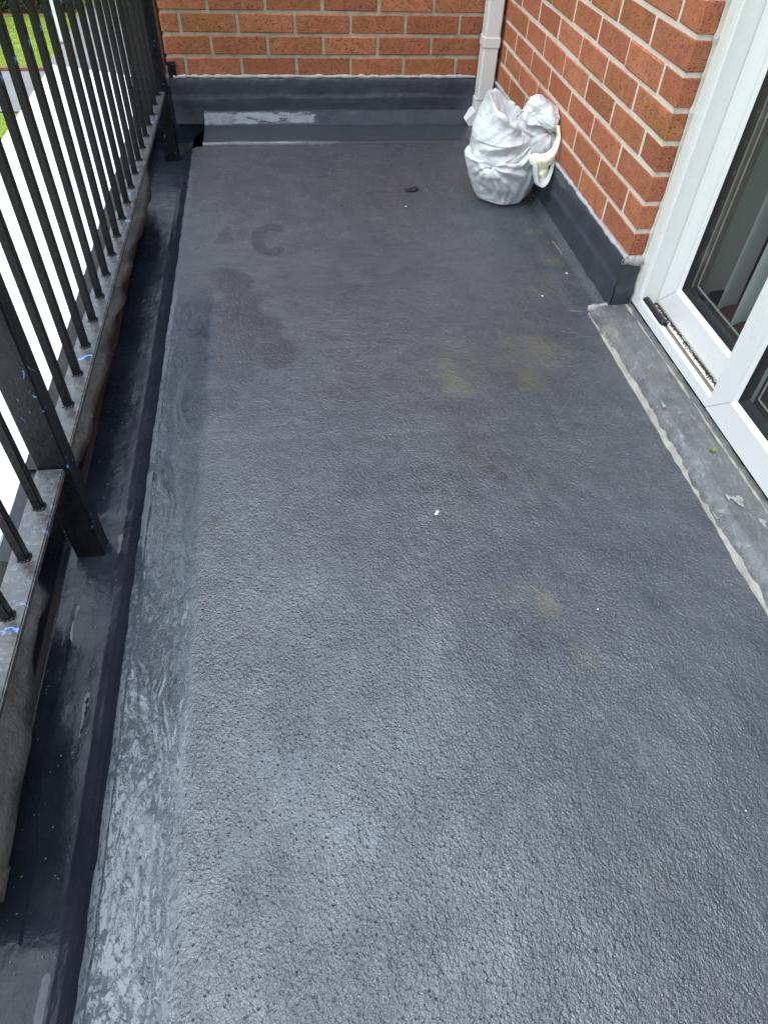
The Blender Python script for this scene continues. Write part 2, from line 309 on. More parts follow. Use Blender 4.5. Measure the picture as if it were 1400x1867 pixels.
# ------------------------------------------------------------------ deck
FZ = -.17
def deck():
    nx, ny = 175, 620
    u = np.linspace(0, 1, nx); xs = -1.292 + u*1.292
    ys = np.concatenate([np.linspace(-5.2, -3.4, 40), np.linspace(-3.39, -.40, 440), np.linspace(-.396, -.013, 140)]); ny = len(ys)
    X, Y = np.meshgrid(xs, ys); 
    X = X.copy()
    X = np.where(Y < -1.60, X + (X+1.292)/1.292*.06, X - np.clip((X+.2)/.2, 0, 1)*.013)
    X[:, 0] += .0012*noise2(Y[:, 0], Y[:, 0]*0, 5, 3)+.0015*noise2(Y[:, 0], Y[:, 0]*0, 40, 4)
    Z = FZ + .0022*noise2(X, Y, 3, 5) + .0010*noise2(X, Y*.5, 11, 6)
    b = np.clip((-1.13-X)/.16, 0, 1); Z += -.001*b
    # lip at the outer edge
    e = np.clip((-1.272-X)/.02, 0, 1); Z += -.006*e**2
    # lapped seam of the outer strip
    Z += .0012/(1+np.exp(-(X+1.168-.004*noise2(Y, Y*0, 3, 9))/.002))
    # cross seam
    Z += .0010/(1+np.exp(-((Y+2.09)+.01*X)/.003))
    # apron rising to back wall, with a rounded fold at its foot
    fx = .45+.55*np.clip((-.62-X)/.25, 0, 1)
    Z += .010*fx*np.exp(-(np.abs(Y+.256+.005*noise2(X, X*0, 6, 2))/.015)**2.5)+.003*np.clip((Y+.25)/.1, 0, 1)
    q = np.clip((Y+.074+.004*noise2(X, X*0, 12, 19))/.052, 0, 1); Z += .043*(.5*q+.5*q*q*(3-2*q))+.0012*noise2(X, Y, 16, 14)*np.clip(q*3, 0, 1)
    # cove along right wall
    rw = (Y > -1.6); t3 = np.clip((X+.045)/.032, 0, 1); Z += np.where(rw, .022*t3**2, 0)
    Z += np.where(rw, .003/(1+np.exp(-(X+.115-.01*noise2(Y, Y*0, 4, 12))/.006)), 0)
    # notch at the back left: the deck stops short of the outlet
    X = np.where((Y > -.285) & (X < -1.250), -1.250 + (X+1.250)*.02, X)
    band = 1/(1+np.exp((X+1.170)/.004)) * 1/(1+np.exp((Y+1.45+.5*noise2(Y, X, 2.5, 8))/.12))
    fold = np.clip((Y+.29)/.01, 0, 1); lipw = np.exp(-((X+1.281+.003*noise2(Y, X*0, 30, 44))/.0045)**2)*np.clip((-1.75-Y)/.2, 0, 1)
    far = np.clip((Y+2.3)/1.3, 0, 1)*(1-fold*.6)
    alg = np.zeros_like(X)
    for x, y, r, s in [(-.271,-1.786,.11,.75),(-.538,-1.913,.06,1),(-.50,-1.82,.13,.6),(-.344,-1.905,.06,.8),(-.40,-1.84,.10,.45),(-.524,-2.168,.07,.45),(-.497,-2.618,.03,1),(-.55,-2.58,.06,.45),(-.467,-2.742,.035,.7),(-.17,-1.44,.10,.5),(-.09,-1.30,.05,.8),(-.08,-1.1,.04,.6),(-.07,-1.45,.04,.6),(-.35,-.75,.14,.35),(-.50,-1.45,.16,.25),(-.62,-2.35,.10,.35),(-.63,-1.75,.12,.3),(-.33,-2.2,.12,.25),(-.42,-2.30,.05,.4),(-.25,-2.35,.09,.2),(-.49,-3.1,.05,.4),(-1.13,-2.35,.03,.5),(-.15,-.65,.12,.5)]:
        d = np.hypot(X-x, (Y-y)*.85)/r*(1+.45*noise2(X, Y, 22, 21)); alg = np.maximum(alg, s*np.clip(1.25-d, 0, 1))
    for k in range(26):   # scratched brown trace
        yy = -2.47-.006*k; d = np.hypot(X-(-.160+.0002*k), Y-yy)/.008; alg = np.maximum(alg, .7*np.clip(1-d, 0, 1)*(noise2(X, Y, 150, 5) > -.2))
    wet = np.zeros_like(X)
    for x, y, r in [(-1.146,-1.05,.022),(-1.145,-1.09,.026),(-1.14,-1.02,.018),(-1.16,-1.10,.02)]: wet = np.maximum(wet, np.clip((1.2-np.hypot(X-x, Y-y)/r)*3, 0, 1))
    for k in range(30):
        a = math.radians(60+k*240/29); x = -.995+.045*math.cos(a); y = -1.095+.085*math.sin(a); wet = np.maximum(wet, np.clip((1.15-np.hypot(X-x, (Y-y)*.8)/.021)*3, 0, 1))
    for x, y, r in [(-.52,-2.235,.014),(-.50,-2.262,.016),(-.515,-2.27,.010)]: wet = np.maximum(wet, .8*np.clip((1.2-np.hypot(X-x, Y-y)/r)*2, 0, 1))
    wet = np.maximum(wet, .55*np.clip((noise2(X, Y, 4, 31)-.35)*4, 0, 1)*np.clip((X+.16)/.05, 0, 1)*(Y < -1.6))
    for x, y, r in [(-1.12,-1.36,.07),(-1.10,-1.50,.08),(-1.13,-1.66,.09),(-1.04,-1.62,.07),(-1.10,-1.80,.07),(-1.0,-1.74,.06),(-1.14,-1.93,.05)]:
        d = np.hypot(X-x, (Y-y)*.8)/r*(1+.4*noise2(X, Y, 14, 23)); wet = np.maximum(wet, .72*np.clip((1.25-d)*2, 0, 1))
    pool = np.clip((-.66-X)/.14, 0, 1)*np.exp(-(np.abs(Y+.046)/.030)**4)+np.clip((-.80-X)/.10, 0, 1)*np.exp(-(np.abs(Y+.258)/.016)**4)
    P = np.stack([X, Y, Z], -1)
    o = grid('deck_floor', P, DECK, attrs=dict(band=band, algae=alg, wet=wet, far=far, pool=np.maximum(pool, .9*lipw), dull=fold*(Y > -.085))); tag(o, kind='structure')
deck()
# gutter channel (profile runs from the deck lip down, across, up the outer kerb)
yg = np.concatenate([np.linspace(-5.2, -3.4, 20), np.linspace(-3.38, -.0, 230)])
prof = [(-1.2905,-.1775),(-1.294,-.184),(-1.300,-.196),(-1.308,-.214),(-1.318,-.232),(-1.332,-.243),(-1.35,-.249),(-1.372,-.251),(-1.40,-.252),(-1.43,-.252),(-1.455,-.25),(-1.468,-.243),(-1.474,-.22),(-1.478,-.18),(-1.482,-.14),(-1.49,-.131),(-1.54,-.130)]
def gn(P):
    Y = P[:, :, 1]; s = np.arange(P.shape[0])[:, None]/8.*16/(P.shape[0]-1)
    P[:, :, 2] += .0018*noise2(Y, s*.4, 4, 51)+.0005*noise2(Y, s*.6, 14, 52)
    P[:, :, 0] += .0024*noise2(Y, s*.3, 6, 53)
    lap = 1/(1+np.exp((Y+2.22)/.004)); P[:, :, 2] += -.002*lap*(P[:, :, 0] > -1.46)
    near_back = np.clip((Y+.16)/.10, 0, 1)
    P[:, :, 0] = np.where(s*8 < 8, P[:, :, 0]+near_back*(.044-.006*s*8), P[:, :, 0])
    return P
yg = np.concatenate([np.linspace(-5.2, -3.4, 20), np.linspace(-3.38, -.0, 900)])
pa = np.array(prof); ss_ = np.concatenate([[0], np.cumsum(np.hypot(*np.diff(pa, axis=0).T))]); tt_ = np.linspace(0, ss_[-1], 130); prof = np.stack([np.interp(tt_, ss_, pa[:, 0]), np.interp(tt_, ss_, pa[:, 1])], 1)
yy_, xx_ = np.meshgrid(yg, prof[:, 0]); stq = np.zeros_like(xx_)
for pts_, w_ in (([(-1.432,-2.86),(-1.428,-2.70),(-1.420,-2.60),(-1.421,-2.50),(-1.417,-2.46)], .0045), ([(-1.407,-3.06),(-1.412,-2.92),(-1.430,-2.80)], .005), ([(-1.372,-2.75),(-1.368,-2.66)], .005), ([(-1.355,-2.40),(-1.352,-2.28)], .008), ([(-1.365,-3.3),(-1.36,-3.1)], .010)):
    pts_ = np.array(pts_); xc = np.interp(yy_, pts_[:, 1], pts_[:, 0]); en = np.clip(np.minimum(yy_-pts_[:, 1].min(), pts_[:, 1].max()-yy_)/.012+.5, 0, 1)
    stq = np.maximum(stq, np.exp(-((xx_-xc)/(w_*(.75+.5*noise2(yy_, yy_*0, 35, 4))))**2)*en)
stq *= (prof[:, 1] < -.24)[:, None]
tag(sweep_y('gutter_channel', prof, yg, GUT, noise=gn, attrs=dict(streak=stq)), kind='structure')
# side and underside of the deck slab
def slab():
    V, F = boxVF(-1.288, .3, -5.2, -.29, -.60, -.185)
    tag(link('deck_slab', mesh('deck_slab', V, F, GUT)), kind='structure')
    V, F = joinVF([boxVF(-1.246, .3, -.289, -.002, -.60, -.190), boxVF(-1.540, -1.484, -5.2, 0, -.60, -.136), boxVF(-1.486, -1.30, -5.2, 0, -.60, -.262)])
    tag(link('deck_edge_beam', mesh('deck_edge_beam', V, F, GUT)), kind='structure')
slab()
V, F = boxVF(-1.545, -1.3725, -.012, .30, -.60, -.03); tag(link('gutter_end_stop', mesh('gutter_end_stop', V, F, GUT)), kind='structure')
V, F = boxVF(-1.372, -1.235, -.016, .004, -.60, -.160); tag(link('gutter_end_face', mesh('gutter_end_face', V, F, GUT)), kind='structure')

# ------------------------------------------------------------------ brick walls
def brick_mesh(L, D, H, mat, seed):
    """brick with its outer face at y=0, depth to +y, centred on x and z; slightly chipped edges"""
    bm = bmesh.new(); bmesh.ops.create_cube(bm, size=1)
    for v in bm.verts: v.co = Vector((v.co.x*L, (v.co.y+.5)*D, v.co.z*H))
    bmesh.ops.bevel(bm, geom=bm.edges[:], offset=.0028, segments=1, affect='EDGES')
    r = random.Random(seed)
    for v in bm.verts: v.co += Vector((r.uniform(-1, 1)*.0012, r.uniform(-1, 1)*.0008, r.uniform(-1, 1)*.0012))
    me = bpy.data.meshes.new('brick'); bm.to_mesh(me); bm.free(); me.materials.append(mat); return me
_cache = {}
def brick(parent, cx, face, cz, L, axis, mat, D=.1025, hdr=False):
    """axis 'x': wall runs along x facing -y; 'y': wall runs along y facing -x (cx is then the y centre)"""
    k = (round(L, 4), mat.name, random.randrange(4)); 
    if k not in _cache: _cache[k] = brick_mesh(L, D, .0635, mat, hash(k[2])+7)
    o = link('brick', _cache[k], parent, (cx, face, cz) if axis == 'x' else (face, cx, cz))
    o.rotation_euler = (random.uniform(-.006, .006), random.uniform(-.004, .004), (0 if axis == 'x' else -math.pi/2)+random.uniform(-.003, .003))
    return o
def course_joints(a, b, j0, pitch=.225):
    """brick intervals between a and b with joints at j0 + k*pitch"""
    k = math.floor((a-j0)/pitch)-1; out = []
    while j0+k*pitch < b:
        s, e = max(a, j0+k*pitch+.0058), min(b, j0+(k+1)*pitch-.0058)
        if e-s > .02: out.append((s, e))
        k += 1
    return out
NROW = 10
bw = empty('back_wall', (-.68, 0, -.17), "red brick back wall with greenish mortar at the far end of the balcony", "wall")
V, F = joinVF([boxVF(-1.366, .35, .0025, .33, -.30, 2.55)]); link('mortar', mesh('mortar', V, F, MO_B), bw)
rest = []
for r in range(-3, 34):
    j0 = -1.298 if r % 2 == 0 else -1.1855
    for s, e in course_joints(-1.372, .0, j0):
        z = .075*(r+.5)
        if 0 <= r < NROW: brick(bw, (s+e)/2, random.uniform(-.001, .001), z, e-s, 'x', BR_B)
        elif r >= NROW: rest.append(boxVF(s, e, 0, .05, z-.0325, z+.0325))
    # return end of the wall
    for s, e in course_joints(.0, .33, .11 if r % 2 else .22):
        z = .075*(r+.5); 
        if r >= 0: rest.append(boxVF(-1.3715, -1.34, s+.055, e, z-.0325, z+.0325))
V, F = joinVF(rest); o = link('upper_brick', mesh('upper_brick', V, F, BR_B), bw); o['kind'] = 'stuff'

rw = empty('right_wall', (0, -.8, -.17), "orange red brick return wall with pale beige mortar between the downpipe and the patio door", "wall")
V, F = joinVF([boxVF(.0022, .30, -1.5975, .004, -.30, 2.55)]); link('mortar', mesh('mortar', V, F, MO_R), rw)
rest = []
for r in range(-3, 34):
    for s, e in course_joints(-1.6, .0, -1.6-.005 if r % 2 == 0 else -1.6+.1075-.225):
        z = .075*(r+.5)
        if 0 <= r < NROW: brick(rw, (s+e)/2, random.uniform(-.0015, .0015), z, e-s, 'y', BR_R)
        elif r >= NROW: rest.append(boxVF(0, .1025, s, e, z-.0325, z+.0325))
V, F = joinVF(rest); o = link('upper_brick', mesh('upper_brick', V, F, BR_D), rw); o['kind'] = 'stuff'
# wall over and past the door
hw = empty('door_wall', (.15, -3.9, -.17), "red brick wall over and beyond the patio door, out behind the camera", "wall")
rest = [boxVF(.0045, .30, -5.2, -3.405, -.30, 2.55), boxVF(.0045, .30, -3.405, -1.5955, 1.93, 2.55)]
V, F = joinVF(rest); link('mortar', mesh('mortar', V, F, MO_R), hw); rest = []
for r in range(0, 34):
    j = -1.6-.005 if r % 2 == 0 else -1.6+.1075-.225
    for s, e in course_joints(-5.2, -3.40, j) + (course_joints(-3.40, -1.6, j) if r >= 26 else []):
        z = .075*(r+.5); rest.append(boxVF(0, .1025, s, e, z-.0325, z+.0325))
V, F = joinVF(rest); o = link('wall_brick', mesh('wall_brick', V, F, BR_D), hw); o['kind'] = 'stuff'

# rubber upstands with a wavy bead of sealant on top
def up_prof(n, along, seed):
    z = [.0, -.003, -.010, -.03, -.055, -.066, -.072, -.080, -.10, -.125, -.15, -.172]
    d = [.002, .008, .0115, .012, .012, .0125, .0155, .0165, .0155, .016, .018, .022]
    Z = np.array(z)[:, None] + 0*along[None, :]; D = np.array(d)[:, None] + 0*along[None, :]
    s = np.arange(len(z))[:, None]
    Z[4:9] += .006*noise2(along, along*0, 3, seed)[None, :]
    Z[:3] += .0018*noise2(along, along*0, 22, seed+1)[None, :]
    D += .0012*noise2(along[None, :]+0*s, s*.6+0*along[None, :], 14, seed+2)+.0008*noise2(along[None, :]+0*s, s*.9+0*along[None, :], 45, seed+3)
    return Z, D
ax = np.linspace(-1.372, -.010, 300); Z, D = up_prof(12, ax, 60)
P = np.zeros((12, len(ax), 3)); P[:, :, 0] = ax; P[:, :, 1] = -D; P[:, :, 2] = Z; grid('upstand_membrane', P[::-1], RUB, bw)
ay = np.linspace(-1.612, -.012, 340); Z, D = up_prof(12, ay, 70)
P = np.zeros((12, len(ay), 3)); P[:, :, 1] = ay; P[:, :, 0] = -D; P[:, :, 2] = Z
o = grid('upstand_membrane', P, RUB, rw)
# return of the upstand round the corner to the door frame
ax2 = np.linspace(-.014, .044, 30); Z, D = up_prof(12, ax2*1.0, 80)
P = np.zeros((12, len(ax2), 3)); P[:, :, 0] = ax2; P[:, :, 1] = -1.6-D+.002*noise2(ax2[None, :]+Z, Z, 60, 5); P[:, :, 2] = Z-.016
grid('upstand_return', P[::-1], RUB, rw)
def bead(name, pts, r, mat, parent, flat_=.6, seed=0, seg=8, rv=.35):
    pts = np.array(pts, float); n = len(pts); T = np.gradient(pts, axis=0); T /= np.linalg.norm(T, axis=1)[:, None]+1e-9
    up = np.array([0, 0, 1.]); A = np.cross(T, up); A /= np.linalg.norm(A, axis=1)[:, None]+1e-9; B = np.cross(A, T)
    R = r*(1+snoise(n, 7, rv, 3, seed)); th = np.linspace(0, 2*math.pi, seg, endpoint=False)
    P = pts[:, None, :]+R[:, None, None]*(np.cos(th)[None, :, None]*A[:, None, :]*flat_+np.sin(th)[None, :, None]*B[:, None, :])
    return grid(name, P, mat, parent, closed=True)
n = 400; t = np.linspace(0, 1, n)
bead('sealant_bead', np.stack([-1.355+t*1.27, -.006+0*t, .003+.0012*snoise(n, 9, 1, 2, 3)], 1), .0062, SEAL, bw, .9, 4)
bead('sealant_bead', np.stack([-.006+0*t, -1.612+t*1.59, .002+.0012*snoise(n, 9, 1, 2, 5)], 1), .0062, SEAL, rw, .9, 6)
n = 60; t = np.linspace(0, 1, n)
bead('sealant_smear', np.stack([-.012+t*.062, -1.607+0*t, -.005-.004*t+.001*snoise(n, 6, 1, 2, 8)], 1), .011, SEAL, rw, .55, 9)

# ------------------------------------------------------------------ patio door
pd = empty('patio_door', (.07, -2.5, -.13), "white plastic sliding patio door with dark gaskets and blinds behind its glass", "door")
Y0, Y1, ZB, ZT = -1.602, -3.40, -.132, 1.93
XF, XS = .05, .10            # front plane of frame, plane of the recessed sash
def fbox(name, b, parent, mat=UPVC, bev=.003): return box(name, b, mat, parent, bevel=bev)
fbox('jamb', (XF, .16, -1.660, Y0, ZB, ZT), pd); fbox('jamb_bead', (XF-.004, XF+.02, -1.652, -1.645, ZB+.035, ZT-.04), pd, bev=.0015)
fbox('jamb', (XF, .16, Y1, Y1+.06, ZB, ZT), pd)
fbox('head', (XF+.002, .158, Y1+.061, -1.661, ZT-.06, ZT-.002), pd)
th = fbox('threshold', (XF, .064, -2.105, -1.6605, ZB, -.100), pd, bev=.002)
fbox('threshold_bed', (.0645, .16, -2.105, -1.6605, ZB, -.1075), pd, mat=mat_upvc('dirty_upvc', (.66,.65,.60), algae=.5), bev=.0)
for k, xx in enumerate((.067, .074)): fbox('track_rail', (xx, xx+.0025, -2.104, -1.79 if k else -1.79, -.1072, -.1015), pd, mat=flat('track_metal_%d' % k, (.28,.25,.20), .4), bev=.0006)
# mould and dirt along the back of the track
def grit():
    V, F = [], []
    r = random.Random(3)
    for i in range(1500):
        y = r.uniform(-2.10, -1.665); x = .0992-abs(r.gauss(0, .0045)); s = r.uniform(.0006, .0016)
        if r.random() < .25+.75*abs(math.sin(y*31+math.sin(y*77))):
            b, f = boxVF(x-s, x+s, y-s, y+s, -.1080, -.1073+s*.8); n0 = len(V); V += b; F += [tuple(q+n0 for q in g) for g in f]
    o = link('mould_dirt', mesh('mould_dirt', V, F, flat('mould', (.03,.024,.017), .9)), pd); o['kind'] = 'stuff'
grit()
# black rubber roller stop at the left end
def roller():
    n = 26; t = np.linspace(0, 1, n); R = np.where(t < .62, .0105, .0115); R = R*np.clip(np.minimum(t, 1-t)*30+.55, .55, 1)
    y = -1.642-t*.150; th = np.linspace(0, 2*math.pi, 12, endpoint=False)
    P = np.stack([.066+R[:, None]*np.cos(th), y[:, None]+0*th, -.0985+R[:, None]*np.sin(th)*.85], -1)
    grid('rubber_stop', P, GASK, pd, closed=True); 
    b = box('rubber_stop_end', (.057, .075, -1.793, -1.789, -.1065, -.090), GASK, pd, bevel=.002)
roller()
def sash(name, x, ya, yb, za, zb, w, depth, glx, wb=None):
    """ya > yb ; sash between; stiles w wide, mitred pieces with a glazing bead, gasket and pane"""
    wb = wb or w; s = box(name, (x+.004, x+depth-.004, yb+.004, yb+.01, za+.004, za+.01), UPVC, pd)
    def member(nm, pts, bev=True):
        # pts: outer a, outer b, inner b, inner a in (y,z)
        V = [(x, *p) for p in pts]+[(x+depth, *p) for p in pts]; F = [(0,1,2,3),(7,6,5,4),(0,4,5,1),(1,5,6,2),(2,6,7,3),(3,7,4,0)]
        me = mesh(nm, V, F, UPVC); bm = bmesh.new(); bm.from_mesh(me); bmesh.ops.recalc_face_normals(bm, faces=bm.faces[:])
        bmesh.ops.bevel(bm, geom=bm.edges[:], offset=.0012, segments=2, affect='EDGES'); bm.to_mesh(me); bm.free(); return link(nm, me, s)
    g = .0003
    member('bottom_rail', [(ya-g, za), (yb+g, za), (yb+w+g, za+wb-g), (ya-w-g, za+wb-g)])
    member('top_rail', [(ya-g, zb), (yb+g, zb), (yb+w+g, zb-w+g), (ya-w-g, zb-w+g)])
    member('stile', [(ya, za+g), (ya, zb-g), (ya-w, zb-w-g), (ya-w, za+wb+g)])
    member('stile', [(yb, za+g), (yb, zb-g), (yb+w, zb-w-g), (yb+w, za+wb+g)])
    def frame(nm, i, o_, xa, xb, m_, bev):   # picture-frame loop between insets i < o_
        A = [(ya-w-i, za+wb+i), (yb+w+i, za+wb+i), (yb+w+i, zb-w-i), (ya-w-i, zb-w-i)]; B = [(ya-w-o_, za+wb+o_), (yb+w+o_, za+wb+o_), (yb+w+o_, zb-w-o_), (ya-w-o_, zb-w-o_)]
        V = [(xa, *p) for p in A]+[(xb, *p) for p in B]; F = [(k, (k+1) % 4, 4+(k+1) % 4, 4+k) for k in range(4)]
        return link(nm, mesh(nm, V, F, m_), s)
    frame('glazing_bead', .0, .010, x+.0008, x+.008, UPVC, 0)
    frame('gasket', .010, .018, x+.0078, x+.0125, GASK, 0)
    frame('gasket_lip', .018, .030, x+.0125, x+.0190, flat('gasket_dark', (.02,.021,.022), .25), 0)
    i = .018; link('glass_pane', mesh('glass_pane', [(glx, ya-w-i, za+wb+i), (glx, yb+w+i, za+wb+i), (glx, yb+w+i, zb-w-i), (glx, ya-w-i, zb-w-i)], [(0,1,2,3)], GLASS), s)
    i = .030; frame('spacer_bar', i, i+.006, glx+.020, glx+.020, flat('grey_spacer', (.35,.38,.36), .4), 0)
    return s
sash('sliding_sash', XS, -1.6615, -2.14, -.104, ZT-.062, .072, .045, XS+.015)
sash('fixed_sash', XF-.001, -2.106, -3.34, ZB+.0005, ZT-.062, .075, .048, XF+.016)
# bead of white sealant between frame and brick
n = 260; t = np.linspace(0, 1, n)
P_ = np.stack([.046+0*t, -1.603+0*t, -.14+t*2.05], 1)
def vbead(name, x, y, z0, z1, r, mat, parent, seed):
    n = 300; z = np.linspace(z0, z1, n); th = np.linspace(0, 2*math.pi, 8, endpoint=False)
    R = r*(1+snoise(n, 9, .35, 3, seed)); xo = snoise(n, 24, .002, 3, seed+2)
    # fills recessed joints: swells at each mortar course
    k = np.exp(-((np.mod(z+.0375, .075)-.0375)/.008)**2); R = R*(1+.5*k)
    P = np.stack([(x+xo)[:, None]+R[:, None]*np.cos(th), y+R[:, None]*np.sin(th)*.8, z[:, None]+0*th], -1)
    return grid(name, P, mat, parent, closed=True)
vbead('frame_sealant', .0475, -1.604, -.15, 1.9, .0048, SEALW, pd, 31)

# room behind the glass
ROOM = flat('room_wall', (.6,.58,.55), .9); RF = flat('room_floor_brown', (.085,.06,.042), .5, 8)
V, F = boxVF(.17, 3.6, -5.0, -.4, -.13, 2.3); F = [f[::-1] for f in F]
rm = mesh('room_interior', V, [f for i, f in enumerate(F) if i not in (0, 5)], ROOM); tag(link('room_interior', rm), kind='structure')
o = link('room_floor', mesh('room_floor', [(.17,-5,-.129),(3.6,-5,-.129),(3.6,-.4,-.129),(.17,-.4,-.129)], [(0,1,2,3)], RF)); tag(o, kind='structure')
V, F = joinVF([boxVF(.165, .172, -5, -3.38, -.13, 2.3), boxVF(.165, .172, -1.62, -.4, -.13, 2.3), boxVF(.165, .172, -3.38, -1.62, 1.9, 2.3)])
tag(link('room_front_wall', mesh('room_front_wall', V, F, ROOM)), kind='structure')
vb = empty('vertical_blind', (.24, -2.5, 1.9), "pale grey green vertical slat blind hanging inside the patio door", "blind")
box('head_rail', (.21, .26, -3.34, -1.66, 1.84, 1.87), UPVC, vb, .002)
BLM = flat('blind_fabric', (.80,.86,.82), .75, 120, .0003, (.72,.78,.74)); _t = BLM.node_tree; _p = next(n for n in _t.nodes if n.type == 'BSDF_PRINCIPLED'); _o = next(n for n in _t.nodes if n.type == 'OUTPUT_MATERIAL'); _r = _t.nodes.new('ShaderNodeBsdfTranslucent'); _r.inputs[0].default_value = (.85,.92,.87,1); _m = _t.nodes.new('ShaderNodeMixShader'); _m.inputs[0].default_value = .62; _t.links.new(_p.outputs[0], _m.inputs[1]); _t.links.new(_r.outputs[0], _m.inputs[2]); _t.links.new(_m.outputs[0], _o.inputs[0])
def slat_mesh():
    n = 9; w = .089; P = np.zeros((2, n, 3)); s = np.linspace(-.5, .5, n)
    for i, z in enumerate((-1.90, 0)): P[i, :, 0] = s*w; P[i, :, 1] = .006*np.cos(s*math.pi); P[i, :, 2] = z
    return P
SP = slat_mesh(); sm = None
for k in range(21):
    y = -1.70-k*.080
    if sm is None: o = grid('slat', SP, BLM, vb); sm = o.data; o.location = Vector((.235, y, 1.84))-vb.location
    else: o = link('slat', sm, vb, (.235, y, 1.84))
    o.rotation_euler = (0, 0, math.radians(20+random.uniform(-5, 5)))
ch = []
for k in range(160):
    y = -1.70-k*.0105; sag = .010*abs(math.sin((y+1.70)/.080*math.pi)); ch.append(boxVF(.196, .199, y-.002, y+.002, -.048-sag, -.044-sag))
V, F = joinVF(ch); link('bottom_chain', mesh('bottom_chain', V, F, flat('chain_dark', (.1,.1,.1), .4)), vb)
# things standing in the room, dim through the glass
box_ = empty('sofa', (1.2, -1.4, -.13), "dark brown sofa standing in the room behind the patio door", "sofa")
SF = flat('sofa_fabric', (.045,.035,.03), .8)
box('seat', (.9, 1.6, -1.9, -.6, -.125, .25), SF, box_, .04, 3); box('backrest', (1.45, 1.7, -1.9, -.6, .25, .62), SF, box_, .05, 3); box('armrest', (.9, 1.6, -2.06, -1.9, -.125, .42), SF, box_, .04, 3)

# ------------------------------------------------------------------ door sill (lead dressed over a low step)
def sill():
    s = empty('door_sill', (0, -2.4, FZ), "low weathered lead door step with a pale bead of sealant along its foot", "sill")
    ys = np.linspace(-3.5, -1.598, 420)
    prof = [(-.074,-.171),(-.068,-.160),(-.058,-.150),(-.046,-.1425),(-.036,-.1405),(-.010,-.1395),(.015,-.1385),(.040,-.1375),(.052,-.1375)]
    def nz(P):
        Y = P[:, :, 1]; k = np.arange(P.shape[0])[:, None]
        P[:, :, 0] += np.where(k < 5, .004*noise2(Y, Y*0, 7, 91)+.0018*noise2(Y, k*1., 45, 92), .001*noise2(Y, k*1., 10, 93))
        P[:, :, 2] += np.where((k > 0), .0016*noise2(Y, k*.7, 14, 94)+.0010*noise2(Y, k*1.3, 60, 95), 0)
        end = np.clip((Y+1.625)/.027, 0, 1); P[:, :, 2] = P[:, :, 2]*(1-end**3)+(-.172)*end**3*.7+P[:, :, 2]*end**3*.3
        return P
    sweep_y('lead_top', prof, ys, LEAD, s, noise=nz)
    n = 500; yy = np.linspace(-3.5, -1.612, n); P = np.zeros((7, n, 3)); a = [(-.082,-.1705),(-.080,-.1665),(-.077,-.1645),(-.073,-.1615),(-.070,-.1590),(-.068,-.1580),(-.067,-.161)]
    wv = .003*noise2(yy, yy*0, 9, 96)+.0015*noise2(yy, yy*0, 40, 97); wv2 = .003*noise2(yy, yy*0, 12, 98)+.002*noise2(yy, yy*0, 55, 99)
    for i, (x, z) in enumerate(a):
        P[i, :, 0] = x+.004+wv*(1-i/8)+(wv2 if i > 3 else 0); P[i, :, 1] = yy; P[i, :, 2] = z+.0006*noise2(yy, yy*0+i, 70, 100)
    grid('sealant_strip', P, SEALB, s)
    n = 50; t = np.linspace(0, 1, n)
    bead('end_sealant', np.stack([-.075+t*.125, -1.603+.003*snoise(n, 8, 1, 2, 9), -.158+.014*t], 1), .012, SEALB, s, .9, 12, 10)
    # old dried sealant edge parallel to the frame, and dirt line beneath it
    n = 300; t = np.linspace(0, 1, n); bead('old_sealant_line', np.stack([.033+.002*snoise(n, 12, 1, 3, 21), -3.4+t*1.78, -.1372+0*t], 1), .0022, SEALB, s, 1.4, 22, 6, .8)
    for k, (x, y, a, b) in enumerate([(-.012,-2.412,.011,.016),(.010,-2.475,.009,.013),(-.030,-2.40,.005,.008),(-.045,-2.08,.004,.012)]):
        th = np.linspace(0, 2*math.pi, 14, endpoint=False); r = 1+.3*np.sin(th*3+k)+.2*np.cos(th*5+k*2)
        V = [(x, y, -.1365)]+[(x+a*q*math.cos(w), y+b*q*math.sin(w), -.1385) for q, w in zip(r, th)]
        link('sealant_smear', mesh('sealant_smear', V, [(0, i+1, (i+1) % 14+1) for i in range(14)], SEALB, True), s)
sill()

# ------------------------------------------------------------------ balcony railing
rail = empty('balcony_railing', (-1.41, -1.8, -.25), "black painted metal balcony railing with square bars, blue undercoat showing in chips", "railing")
cx = lambda y: -1.393+.0095*y
def bar(name, x0, x1, y0, y1, z0, z1, m_, bev=.002): return box(name, (x0, x1, y0, y1, z0, z1), m_, rail, bevel=bev)
def rail_bar(name, ya, yb, z0, z1, w, m_):
    V = [(cx(ya)-w/2, ya, z0), (cx(ya)+w/2, ya, z0), (cx(yb)+w/2, yb, z0), (cx(yb)-w/2, yb, z0)]; V += [(a, b, z1) for a, b, _ in V]
    F = [(0,3,2,1),(4,5,6,7),(0,1,5,4),(1,2,6,5),(2,3,7,6),(3,0,4,7)]; me = mesh(name, V, F, m_)
    bm = bmesh.new(); bm.from_mesh(me); bmesh.ops.bevel(bm, geom=bm.edges[:], offset=.0025, segments=2, affect='EDGES'); bm.to_mesh(me); bm.free(); return link(name, me, rail)
PY = [(-2.335, -2.288), (-.215, -.168)]
rail_bar('bottom_rail', -4.6, -2.336, -.004, .010, .050, RAILM); rail_bar('bottom_rail', -2.287, -.2155, -.004, .010, .050, RAILM); rail_bar('bottom_rail', -.1675, .24, -.004, .010, .050, RAILM)
rail_bar('top_rail', -4.6, .24, .965, .985, .050, BLK)
bar('post', -1.441, -1.383, *PY[0], -.256, .9645, BLK, .003); bar('post', -1.418, -1.361, *PY[1], -.256, .9645, BLK, .003)
